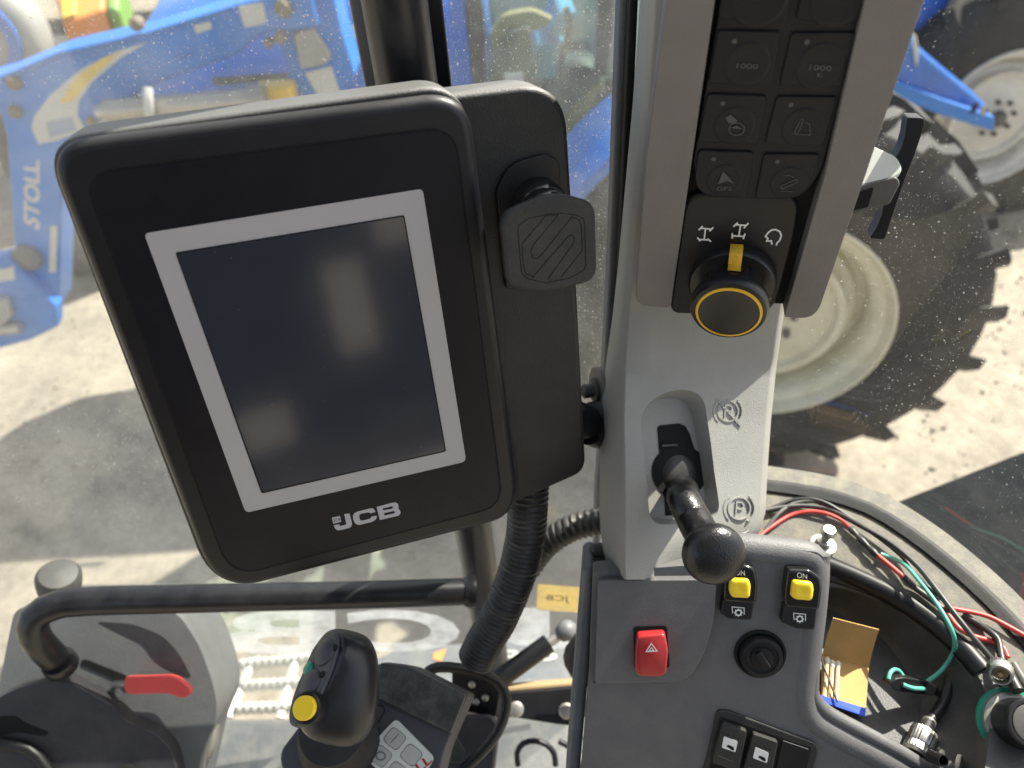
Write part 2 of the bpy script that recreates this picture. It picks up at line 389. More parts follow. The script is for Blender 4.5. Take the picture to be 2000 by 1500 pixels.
def lcd():
    m, n, b, N, L = base('lcd')
    tc = N.new('ShaderNodeTexCoord')
    b.inputs['Base Color'].default_value = (.018, .021, .032, 1); b.inputs['Roughness'].default_value = .16
    b.inputs['Coat Weight'].default_value = 1; b.inputs['Coat Roughness'].default_value = .09; b.inputs['Coat IOR'].default_value = 1.55
    sp = N.new('ShaderNodeTexVoronoi'); sp.inputs['Scale'].default_value = 260; L.new(tc.outputs['Object'], sp.inputs['Vector'])
    sx = N.new('ShaderNodeSeparateColor'); L.new(sp.outputs['Color'], sx.inputs[0])
    g = N.new('ShaderNodeMath'); g.operation = 'GREATER_THAN'; g.inputs[1].default_value = .8; L.new(sx.outputs[0], g.inputs[0])
    r3 = N.new('ShaderNodeMath'); r3.operation = 'LESS_THAN'; r3.inputs[1].default_value = .07; L.new(sp.outputs['Distance'], r3.inputs[0])
    mu = N.new('ShaderNodeMath'); mu.operation = 'MULTIPLY'; L.new(g.outputs[0], mu.inputs[0]); L.new(r3.outputs[0], mu.inputs[1])
    mu2 = N.new('ShaderNodeMath'); mu2.operation = 'MULTIPLY'; mu2.inputs[1].default_value = .35; L.new(mu.outputs[0], mu2.inputs[0])
    mm = N.new('ShaderNodeMix'); mm.data_type = 'RGBA'; mm.inputs['A'].default_value = (.014, .019, .036, 1); mm.inputs['B'].default_value = (.4, .38, .33, 1)
    L.new(mu2.outputs[0], mm.inputs['Factor']); L.new(mm.outputs['Result'], b.inputs['Base Color'])
    sm = N.new('ShaderNodeTexNoise'); sm.inputs['Scale'].default_value = 22; sm.inputs['Detail'].default_value = 6; L.new(tc.outputs['Object'], sm.inputs['Vector'])
    rr = N.new('ShaderNodeMapRange'); rr.inputs['To Min'].default_value = .08; rr.inputs['To Max'].default_value = .3; L.new(sm.outputs[0], rr.inputs['Value']); L.new(rr.outputs[0], b.inputs['Roughness'])
lcd()
def yard():
    m, n, b, N, L = base('yard_dirt')
    tc = N.new('ShaderNodeTexCoord'); b.inputs['Roughness'].default_value = .95
    def noise(s, d=8, r=.6):
        x = N.new('ShaderNodeTexNoise'); x.inputs['Scale'].default_value = s; x.inputs['Detail'].default_value = d; x.inputs['Roughness'].default_value = r
        L.new(tc.outputs['Object'], x.inputs['Vector']); return x
    a = noise(2.2, 9, .65); cr = N.new('ShaderNodeValToRGB'); L.new(a.outputs[0], cr.inputs[0])
    cr.color_ramp.elements[0].position = .33; cr.color_ramp.elements[0].color = (.235, .205, .16, 1)
    cr.color_ramp.elements[1].position = .66; cr.color_ramp.elements[1].color = (.40, .355, .275, 1)
    c = noise(24, 8, .7); mr = N.new('ShaderNodeMapRange'); mr.inputs['From Min'].default_value = .3; mr.inputs['From Max'].default_value = .7; mr.inputs['To Min'].default_value = .7; mr.inputs['To Max'].default_value = 1.18; L.new(c.outputs[0], mr.inputs['Value'])
    mu = N.new('ShaderNodeMix'); mu.data_type = 'RGBA'; mu.blend_type = 'MULTIPLY'; mu.inputs['Factor'].default_value = 1; L.new(cr.outputs[0], mu.inputs['A']); L.new(mr.outputs[0], mu.inputs['B'])
    # dark oil spots and damp stains
    s = noise(5, 4, .5); sr = N.new('ShaderNodeMapRange'); sr.inputs['From Min'].default_value = .66; sr.inputs['From Max'].default_value = .74; sr.inputs['To Max'].default_value = .55; L.new(s.outputs[0], sr.inputs['Value'])
    mm = N.new('ShaderNodeMix'); mm.data_type = 'RGBA'; L.new(sr.outputs[0], mm.inputs['Factor']); L.new(mu.outputs['Result'], mm.inputs['A']); mm.inputs['B'].default_value = (.13, .115, .10, 1)
    L.new(mm.outputs['Result'], b.inputs['Base Color'])
    g = noise(60, 10, .75); bu = N.new('ShaderNodeBump'); bu.inputs['Strength'].default_value = .6; bu.inputs['Distance'].default_value = .012; L.new(g.outputs[0], bu.inputs['Height']); L.new(bu.outputs[0], b.inputs['Normal'])
yard()

# ================================================================ THE YARD
def build_ground():
    m = MB(); n = 60; S = 120
    # finer towards the cab, gently uneven
    xs = [math.copysign(abs(i / (n / 2)) ** 2.2, i) * S for i in range(-n // 2, n // 2 + 1)]
    v = []; f = []
    for j, y in enumerate(xs):
        for i, x in enumerate(xs):
            z = .012 * math.sin(x * 1.7 + y) * math.sin(y * 2.1 - x * .6) if abs(x) + abs(y) < 30 else 0
            v.append((x, y + 3, z))
    k = len(xs)
    for j in range(k - 1):
        for i in range(k - 1): f.append((j * k + i, j * k + i + 1, (j + 1) * k + i + 1, (j + 1) * k + i))
    m.add(v, f); o = m.build('ground', 'yard_dirt', None, recalc=False); struct(o)
build_ground()

def wheel(parent, name, c, r, wd, rimr, rimmat, lugs=20, dish=.06, bolts=8, lugh=.045, yaw=0):
    """c = centre of the outer face; axle along Y, outer face towards -Y"""
    c = Vector(c); ax = Vector((math.sin(R(yaw)), -math.cos(R(yaw)), 0)); e1 = Vector((math.cos(R(yaw)), math.sin(R(yaw)), 0)); e3 = Vector((0, 0, 1))
    wh = MB().lathe(c, ax, [(.02, -wd * .6), (.10, -wd * .6), (.10, -dish - .03), (.02, -dish - .03)], 16).build(name, 'chassis', parent)
    t = MB(); hw = wd / 2
    prof = [(rimr * .98, -wd), (rimr * 1.05, -wd), (rimr * 1.2, -wd - .005), (r * .92, -wd + .02), (r * .985, -wd + .07), (r, -hw), (r * .985, -.07), (r * .93, -.025), (rimr + (r - rimr) * .55, .0), (rimr * 1.12, -.004), (rimr * 1.04, -.018), (rimr * .99, -.02), (rimr * .98, -wd)]
    prof = [(a - lugh if a > r * .9 else a, b) for a, b in prof]
    t.lathe(c, ax, prof, 56, cap=False)
    for s in (0, 1):
        for i in range(lugs):
            a0 = 2 * math.pi * (i + .5 * s) / lugs
            rows = []
            # a lug runs from the tread middle to the shoulder and down the sidewall
            path = [(-hw + (.02 if s == 0 else -.02), r, .0), (-hw + (.10 if s == 0 else -.10), r, .06), (-.03 if s == 0 else -wd + .03, r * .985, .16), (-.012 if s == 0 else -wd + .012, r * .90, .175)]
            wdt = 2 * math.pi / lugs * .23
            for (h, rr, da) in path:
                row = []
                for (dw, dr) in ((-1, -lugh - .03), (-.75, 0), (.75, 0), (1, -lugh - .03)):
                    a = a0 + da + dw * wdt * (.5 if h in (path[0][0],) else .62)
                    rad = rr + dr if dr else rr
                    row.append(c + ax * h + (e1 * math.cos(a) + e3 * math.sin(a)) * rad)
                rows.append(row)
            t.loft(rows)
    t.build('tyre', 'tyre', wh)
    rm = MB()
    rp = [(.03, -dish), (rimr * .16, -dish), (rimr * .19, -dish - .012), (rimr * .30, -dish - .014), (rimr * .36, -dish - .03), (rimr * .58, -dish - .04), (rimr * .60, -dish - .02), (rimr * .655, -dish - .016), (rimr * .665, -dish - .07), (rimr * .74, -dish - .085), (rimr * .75, -dish - .12), (rimr * .83, -dish - .12), (rimr * .85, -.075), (rimr * .90, -.05), (rimr * .95, -.045), (rimr * .975, -.018), (rimr, -.004), (rimr * 1.02, -.006), (rimr * 1.02, -.03)]
    rm.lathe(c, ax, rp, 56, cap=False)
    rm.build('rim', rimmat, wh)
    for i in range(bolts):
        a = 2 * math.pi * (i + .3) / bolts
        MB().lathe(c + (e1 * math.cos(a) + e3 * math.sin(a)) * rimr * .25, ax, [(rimr * .035, -dish - .016), (rimr * .035, -dish + .012), (rimr * .02, -dish + .02)], 8).build('bolt', 'chassis', wh)
    MB().lathe(c, ax, [(rimr * .13, -dish - .01), (rimr * .13, -dish + .02), (rimr * .09, -dish + .045), (rimr * .02, -dish + .05)], 16).build('hub_cap', 'chassis', wh)
    return wh

def loader_tractor():
    t = thing('loader_tractor', 'blue tractor with blue front loader and cream rear wheel parked beside the cab', 'tractor', (0, 3, 0))
    # rear wheel
    c = Vector((.93, 2.08, .78))
    wheel(t, 'rear_wheel', c, .79, .42, .432, 'rim_cream', 21, .05, 8, .038, -15)
    c2 = Vector((-.72, 2.62, .62))
    wheel(t, 'front_wheel', c2, .62, .38, .36, 'rim_cream', 18, .05, 8)
    # bonnet
    b = MB(); Y0 = 2.78
    sec = [(0, 1.22), (0, 1.58), (.05, 1.72), (.16, 1.80), (.42, 1.84), (.68, 1.80), (.79, 1.72), (.84, 1.58), (.84, 1.22)]
    rows = [[Vector((x, Y0 + dy * s + .42 * (1 - s), 1.22 + (z - 1.22) * s2)) for dy, z in sec] for x, s, s2 in ((-1.34, .80, .62), (-1.26, .9, .86), (-1.0, 1, .96), (-.4, 1, 1.02), (.02, 1, 1.04))]
    b.loft(rows); hood = b.build('bonnet', 'blue_paint', t, bevel=.02)
    g = MB()
    for i in range(7): g.box((-1.0, Y0 - .012, 1.28 + i * .045), (-.6, Y0 + .01, 1.302 + i * .045))
    g.build('grille_slat', 'chassis', hood)
    MB().prism(YP(Y0).pts([(604, 60), (716, 48), (712, 70), (606, 84)]), (0, -1, 0), 0, .003).build('bonnet_stripe', 'decal_white', hood)
    # chassis and engine under the bonnet
    MB().box((-1.2, 2.95, .62), (1.0, 3.5, 1.21)).build('engine_block', 'chassis', t, bevel=.03)
    m = MB().box((-.85, 2.55, 1.02), (-.62, 2.95, 1.20)); m.build('battery_box', 'chassis', t, bevel=.02)
    MB().box((-.05, 2.5, .55), (.45, 2.95, 1.02)).build('fuel_tank', 'chassis', t, bevel=.05)
    # cab: posts, sill, roof, panes, seat
    Yc = 2.62; yp = YP(Yc); n = Vector((0, -1, 0))
    m = MB().prism(yp.pts([(872, -120), (896, -120), (930, 190), (905, 320), (885, 320)]), n, -.10, 0); m.build('cab_post', 'blue_paint', t, bevel=.01)
    m = MB().prism(yp.pts([(900, -120), (928, -120), (948, 60), (950, 300), (930, 300), (926, 180)]), n, -.08, .012); m.build('door_seal', 'chassis', t, bevel=.006)
    m = MB().prism(yp.pts([(1175, -120), (1205, -120), (1200, 60), (1185, 150), (1165, 150), (1172, 40)]), n, -.09, .0); m.build('rear_post', 'chassis', t, bevel=.01)
    m = MB()
    m.tube([PY(1010, 470, Yc - .02), PY(1065, 400, Yc - .02), PY(1130, 290, Yc - .02), PY(1190, 190, Yc - .02), PY(1240, 120, Yc - .02)], .022, 10, .05)
    m.build('door_frame', 'chassis', t)
    m = MB()
    m.tube([PY(1075, 520, Yc - .05), PY(1130, 420, Yc - .06), PY(1180, 330, Yc - .08), PY(1240, 260, Yc - .1)], .026, 10, .05)
    m.build('grab_rail', 'chassis', t)
    m = MB().prism(yp.pts([(930, -260), (1178, -260), (1190, 150), (1120, 290), (1060, 390), (950, 400)]), n, -.012, -.004); m.build('door_pane', 'tractor_glass', t)
    m = MB().prism(yp.pts([(1205, -260), (1500, -260), (1420, 120), (1200, 150)]), n, -.012, -.004); m.build('quarter_pane', 'tractor_glass', t)
    m = MB().prism(yp.pts([(985, 145), (1022, 142), (1022, 162), (987, 165)]), n, -.003, .001); m.build('door_sticker', 'decal_white', t)
    # rear wing over the wheel
    rows = []
    for i in range(15):
        a = R(172 - i * 4.6); rr = .90
        rows.append([c + Vector((math.cos(a) * rr, .02, math.sin(a) * rr)), c + Vector((math.cos(a) * rr, .42, math.sin(a) * rr)), c + Vector((math.cos(a) * (rr - .04), .42, math.sin(a) * (rr - .04))), c + Vector((math.cos(a) * (rr - .04), .02, math.sin(a) * (rr - .04)))])
    MB().loft(rows).build('rear_wing', 'blue_paint', t, bevel=.01)
    # inside the cab
    X0 = PY(1000, 150, Yc).x
    MB().box((X0 - .05, 3.5, 1.0), (X0 + 1.3, 3.56, 1.95)).build('far_cab_side', 'cab_lining', t, bevel=.01)
    MB().box((X0 - .05, 2.66, 1.0), (X0 + 1.3, 3.5, 1.06)).build('cab_floor_plate', 'cab_lining', t, bevel=.01)
    s = MB().prism(YP(2.95).pts(rpoly([(1060, 150), (1180, 140), (1200, 330), (1040, 330)], 25)), n, -.45, 0).build('seat', 'seat_fabric', t, bevel=.05)
    MB().prism(YP(2.94).pts(rpoly([(1095, 25), (1128, 22), (1112, 70), (1070, 72)], 8)), n, -.3, 0).build('backrest', 'seat_blue', s, bevel=.03)
    MB().prism(YP(2.93).pts(rpoly([(1050, 85), (1110, 88), (1098, 150), (1040, 160)], 14)), n, -.3, 0).build('cushion', 'seat_blue', s, bevel=.03)
    MB().prism(YP(2.8).pts(rpoly([(985, 30), (1040, 20), (1085, 40), (1020, 75), (940, 130), (945, 80)], 12)), n, -.05, 0).build('jacket', 'cloth_tan', s, bevel=.02)
    MB().prism(YP(2.75).pts(rpoly([(985, 70), (1035, 50), (1048, 130), (1030, 190), (960, 190), (955, 140)], 14)), n, -.25, 0).build('dashboard', 'seat_fabric', t, bevel=.03)
    MB().tube([PY(1105, 15, 2.7), PY(1113, 50, 2.7), PY(1100, 100, 2.7), PY(1090, 170, 2.7), PY(1070, 220, 2.7)], .012, 8, .03).build('cable', 'chassis', t)
    MB().prism(YP(2.7).pts(ell(1140, 160, 38, 34, 20)), n, -.1, 0).build('control_box', 'chassis', t, bevel=.02)
    # ---- front loader
    Yl = 2.2; pl = YP(Yl)
    arm = MB().prism(pl.pts([(-90, 172), (0, 148), (115, 100), (280, 63), (455, 10), (520, -6), (600, -34), (625, 55), (530, 64), (492, 82), (458, 112), (402, 130), (315, 161), (232, 205), (178, 252), (128, 292), (118, 420), (114, 600), (86, 640), (36, 565), (26, 470), (12, 270), (0, 222), (-90, 240)]), n, -.13, 0).build('loader_arm', 'blue_arm', t, bevel=.012)
    MB().prism(pl.pts([(0, 148), (115, 100), (280, 63), (455, 10), (454, 18), (281, 72), (117, 109), (2, 158)]), n, -.005, .01).build('top_flange', 'blue_arm', arm, bevel=.004)
    post = MB().prism(YP(2.24).pts([(520, -60), (640, -60), (668, 60), (696, 150), (650, 200), (640, 260), (565, 260), (560, 130), (538, 60)]), n, -.16, 0).build('loader_post', 'blue_arm', t, bevel=.012)
    MB().prism(YP(2.24).pts(rpoly([(575, 62), (612, 48), (650, 105), (640, 122), (588, 132)], 8)), n, 0, .02).build('bracket_plate', 'tank_grey', post, bevel=.006)
    MB().prism(YP(2.24).pts([(596, 142), (648, 128), (668, 195), (632, 205)]), n, 0, .004).build('warning_label', 'decal_white', post)
    for x, y, r_ in ((30, 160, 12), (32, 216, 11), (180, 236, 9), (268, 45, 11), (548, 72, 10), (555, 15, 14), (525, 82, 8)):
        MB().lathe(pl.hit(x, y), n, [(r_ / F * 2.4, -.01), (r_ / F * 2.4, .014), (r_ / F * 1.6, .022)], 14).build('pivot_bolt', 'rusty', arm)
    MB().lathe(pl.hit(56, 500), n, [(.045, -.01), (.045, .02), (.03, .028)], 20).build('pivot_cap', 'tank_blue_grey', arm)
    MB().prism(pl.pts([(62, 250), (76, 281), (105, 276), (168, 255), (152, 225), (155, 195), (180, 160), (240, 110), (290, 82), (230, 99), (160, 134), (100, 184), (66, 228)]), n, 0, .0015).build('swoosh_decal', 'decal_white', arm, smooth=False)
    MB().prism(pl.pts([(116, 200), (150, 150), (200, 113), (234, 102), (190, 142), (142, 197)]), n, .0016, .003).build('swoosh_stripe', 'decal_yellow', arm, smooth=False)
    MB().prism(pl.pts([(90, 238), (140, 228), (150, 254), (98, 268)]), n, .0016, .003).build('decal_badge', 'badge_blue', arm, smooth=False)
    text_mb(pl, 'STOLL', [(78, 450), (78, 312), (47, 318), (46, 440)], .0015, .03, .25).build('maker_lettering', 'decal_white', arm, smooth=False)
    MB().prism(pl.pts(rpoly([(465, 12), (515, 5), (521, 45), (478, 54)], 5)), n, 0, .002).build('decal_plate', 'decal_white', arm, smooth=False)
    MB().prism(pl.pts([(378, 50), (410, 41), (415, 55), (384, 66)]), n, 0, .002).build('decal_plate', 'decal_white', arm, smooth=False)
    text_mb(pl, 'New', [(345, 118), (385, 110), (383, 95), (343, 103)], .001, .0).build('faded_lettering', 'blue_paint', arm, smooth=False)
    a, b_ = PY(208, 217, 2.13), PY(505, 193, 2.13)
    cyl = MB().tube([a, b_], .031, 16, .1).build('hydraulic_cylinder', 'steel_rod', arm)
    MB().lathe(PY(500, 193, 2.13), (b_ - a), [(.038, -.02), (.038, .03)], 16).build('end_cap', 'metal_dull', cyl)
    MB().tube([a - (b_ - a) * .06, a], .02, 12, .05).build('rod', 'metal', cyl)
    MB().tube([PY(288, 172, 2.1), PY(290, 205, 2.08), PY(295, 250, 2.1), PY(292, 330, 2.14)], .014, 8, .03).build('hydraulic_hose', 'decal_white', arm)
    MB().box(PY(540, 200, 2.16) - Vector((.06, 0, .04)), PY(540, 200, 2.16) + Vector((.05, .08, .04))).build('valve_block', 'hopper_yellow', post, bevel=.01)
    MB().prism(pl.pts([(100, 440), (113, 440), (110, 530), (97, 530)]), n, .001, .006).build('reflector_strip', 'decal_white', arm, smooth=False)
    # quick hitch frame at the foot of the arm
    h = MB().prism(YP(2.16).pts([(-70, 520), (10, 500), (30, 520), (110, 600), (112, 640), (60, 665), (-70, 700)]), n, -.06, 0).build('hitch_plate', 'blue_arm', t, bevel=.01)
    MB().prism(YP(2.16).pts([(-60, 580), (20, 575), (30, 610), (10, 630), (-60, 640)]), n, 0, .03).build('latch_block', 'tank_grey', h, bevel=.01)
    MB().prism(YP(2.16).pts([(-20, 530), (28, 520), (30, 545), (-20, 552)]), n, 0, .004).build('hitch_label', 'decal_white', h, smooth=False)
    MB().tube([PY(-70, 650, 2.14), PY(40, 640, 2.14)], .02, 10, .05).build('hitch_pin', 'steel_rod', h)
loader_tractor()

def far_tractor():
    t = thing('tractor', 'blue nosed tractor with white front wheel behind the cream rear wheel', 'tractor', (2.6, 4.6, 0))
    n = Vector((0, -1, 0))
    c = PY(1955, 238, 4.0)
    wheel(t, 'front_wheel', c, .80, .40, .39, 'rim_white', 18, .05, 8)
    pl = YP(3.72)
    pts = [(1640, 20), (1700, 30), (1775, 42), (1790, 85), (1830, 120), (1905, 182), (1930, 205), (1932, 246), (1830, 215), (1735, 178), (1640, 150)]
    nose = MB().prism(pl.pts(pts), n, -.5, 0).build('nose_guard', 'blue_paint', t, bevel=.04)
    MB().prism(pl.pts([(1640, 130), (1735, 150), (1840, 190), (1934, 222), (1932, 250), (1830, 219), (1735, 182), (1640, 156)]), n, 0, .05).build('lower_bar', 'blue_arm', nose, bevel=.01)
    MB().prism(YP(3.67).pts(rpoly([(1899, 205), (1911, 196), (1906, 218), (1893, 222)], 3)), n, 0, .004).build('slot', 'void', nose)
    MB().prism(YP(3.67).pts(ell(1920, 217, 6, 9)), n, 0, .004).build('pin_hole', 'tank_grey', nose)
    MB().prism(pl.pts([(1778, 60), (1788, 70), (1794, 100), (1788, 135), (1782, 100)]), n, .001, .012).build('headlamp_trim', 'decal_white', nose, bevel=.004)
    MB().box((1.9, 4.3, .55), (3.6, 5.0, 1.25)).build('chassis', 'chassis', t, bevel=.05)
    MB().box((1.2, 4.15, .95), (2.6, 5.1, 1.8)).build('bonnet', 'blue_paint', t, bevel=.1)
    # big dark rear wheel of its neighbour
    t2 = thing('trailer', 'dark farm trailer with big black tyre in the upper right background', 'trailer', (4.0, 6.6, 0))
    wheel(t2, 'wheel', Vector((4.15, 5.6, .95)), .95, .5, .5, 'chassis', 20, .05, 8)
    MB().box((1.4, 6.2, .5), (6.8, 7.6, 1.5)).build('body', 'chassis', t2, bevel=.06)
    MB().tube([Vector((2.95, 5.5, 1.9)), Vector((2.75, 5.6, 1.35)), Vector((2.6, 5.7, .9))], .03, 8, .1).build('drawbar_stay', 'cloth_tan', t2)
far_tractor()

def hopper():
    t = thing('seed_hopper', 'orange and green seed hopper far behind the loader', 'hopper', (-3.4, 6.6, 0))
    n = Vector((0, -1, 0)); ns = Vector((.25, -.42, .87)).normalized(); pl = Pl(PY(150, 20, 5.2), ns)
    a = MB().prism(pl.pts([(95, -60), (205, -60), (205, 18), (165, 32), (122, 46), (112, 10)]), ns, -.35, 0).build('hopper_body', 'orange', t, bevel=.03)
    MB().prism(pl.pts([(120, 8), (150, 5), (150, 34), (124, 42)]), ns, .001, .03).build('panel', 'hopper_yellow', a, bevel=.01)
    MB().prism(pl.pts([(206, -60), (238, -60), (232, 22), (206, 17)]), ns, -.35, 0).build('side_panel', 'hopper_green', t, bevel=.03)
    MB().box((-3.6, 5.45, .0), (-2.3, 6.4, .85)).build('frame', 'chassis', t, bevel=.03)
    k = thing('water_tank', 'pale grey round tank with blue band at the far upper left', 'tank', (-3.2, 4.4, 0))
    c = PY(-45, 75, 4.0)
    MB().lathe(c, n, [(.01, .0), (.20, .0), (.25, -.02), (.28, -.07), (.28, -.18), (.01, -.18)], 40).build('shell', 'tank_grey', k)
    MB().lathe(c, n, [(.15, -.002), (.15, .02), (.21, .02), (.21, -.002)], 40, cap=False).build('band', 'blue_paint', k)
    MB().box((c.x - .3, c.y + .1, .0), (c.x + .3, c.y + .7, c.z - .38)).build('stand', 'chassis', k, bevel=.02)
    f = thing('flatbed', 'grey loaded flatbed far behind the blue tractors', 'trailer', (0, 9.5, 0))
    MB().box((-6, 9, .7), (5.5, 11, 1.0)).build('bed', 'chassis', f, bevel=.03)
    MB().box((-5.5, 9.3, 1.0), (-.6, 10.8, 2.2)).build('load', 'cab_lining', f, bevel=.08)
    MB().box((-.3, 9.3, 1.0), (5, 10.8, 2.0)).build('load', 'tank_blue_grey', f, bevel=.08)
hopper()

def gravel():
    rnd = random.Random(3); m = MB()
    for i in range(3200):
        x, y = rnd.uniform(-2.6, 3.6), rnd.uniform(.7, 4.6) ; r = rnd.uniform(.003, .010) * (1 + 1.2 * (rnd.random() ** 6))
        k = 6; a0 = rnd.random() * 6; ring = [Vector((x + math.cos(a0 + j * 2 * math.pi / k) * r * rnd.uniform(.7, 1.3), y + math.sin(a0 + j * 2 * math.pi / k) * r * rnd.uniform(.7, 1.3), -.005 + .012 * math.sin(x * 1.7 + y - 3) * math.sin((y - 3) * 2.1 - x * .6))) for j in range(k)]
        top = [Vector((x + (p.x - x) * .55, y + (p.y - y) * .55, ring[0].z + .005 + r * .8)) for p in ring]
        m.loft([ring, top])
    o = m.build('gravel', 'stone', None, smooth=False); struct(o, 'stuff'); tag(o, 'loose grit and small stones scattered over the yard', 'gravel')
gravel()
# ================================================================ OUR CAB, OUTER PIECES
def outer_pieces():
    # bonnet of the machine itself, seen through the windscreen
    zb = -.98; pl = ZP(zb)
    o = MB().prism(pl.pts(rpoly([(1735, 985), (2000, 880), (2250, 800), (2500, 1300), (1900, 1500), (1745, 1100)], 20)), (0, 0, 1), -.25, 0).build('bonnet', 'bonnet_black', None, bevel=.02)
    tag(o, 'dusty black bonnet of the machine seen through the windscreen', 'bonnet')
    pl = ZP(-1.0)
    o = MB().prism(pl.pts(rpoly([(1480, 900), (1560, 945), (1660, 935), (1712, 985), (1740, 1100), (1600, 1150), (1400, 1100)], 12)), (0, 0, 1), -.2, 0).build('wing_panel', 'tank_blue_grey', None, bevel=.015)
    tag(o, 'blue grey wing panel below the windscreen beside the black bonnet', 'panel')
    # access step
    z = -1.45; pl = ZP(z); n = Vector((0, 0, 1))
    s = thing('access_step', 'pale serrated metal access step below the door glass', 'step', PZ(510, 1400, z - .1))
    MB().tube(pl.pts([(446, 1402), (472, 1340), (492, 1298), (510, 1290)]), .011, 8, .03).build('side_rail', 'step_metal', s)
    MB().tube(pl.pts([(548, 1405), (566, 1330), (580, 1285)]), .011, 8, .03).build('side_rail', 'step_metal', s)
    for a, b in (((470, 1300), (640, 1284)), ((474, 1341), (640, 1332)), ((462, 1386), (640, 1380))):
        m = MB(); p, q = pl.hit(*a), pl.hit(*b); m.tube([p, q], .008, 8, .03)
        k = 12
        for i in range(k):
            c = p.lerp(q, (i + .5) / k); m.lathe(c, n, [(.012, .0), (.010, .012), (.004, .02)], 8)
        m.build('tread_bar', 'step_metal', s)
    # storage box with decals under the door
    z = -1.3; pl = ZP(z)
    t = thing('side_tank', 'grey blue side tank with orange triangle mark outside the door', 'tank', PZ(950, 1300, -1.9))
    bd = MB().prism(pl.pts(rpoly([(792, 1262), (1180, 1240), (1200, 1340), (700, 1350), (700, 1300)], 8)), n, -.5, 0).build('body', 'tank_blue_grey', t, bevel=.012)
    MB().prism(pl.pts([(848, 1276), (872, 1268), (862, 1292), (846, 1288)]), n, 0, .002).build('orange_mark', 'orange', bd, smooth=False)
    text_mb(pl, 'B 5', [(975, 1298), (1090, 1290), (1085, 1266), (975, 1272)], .002, .01).build('white_lettering', 'decal_white', bd, smooth=False)
    MB().prism(pl.pts([(700, 1350), (1240, 1330), (1240, 1380), (700, 1395)]), n, -.1, .03).build('rear_ledge', 'floor_mat', t, bevel=.01)
outer_pieces()

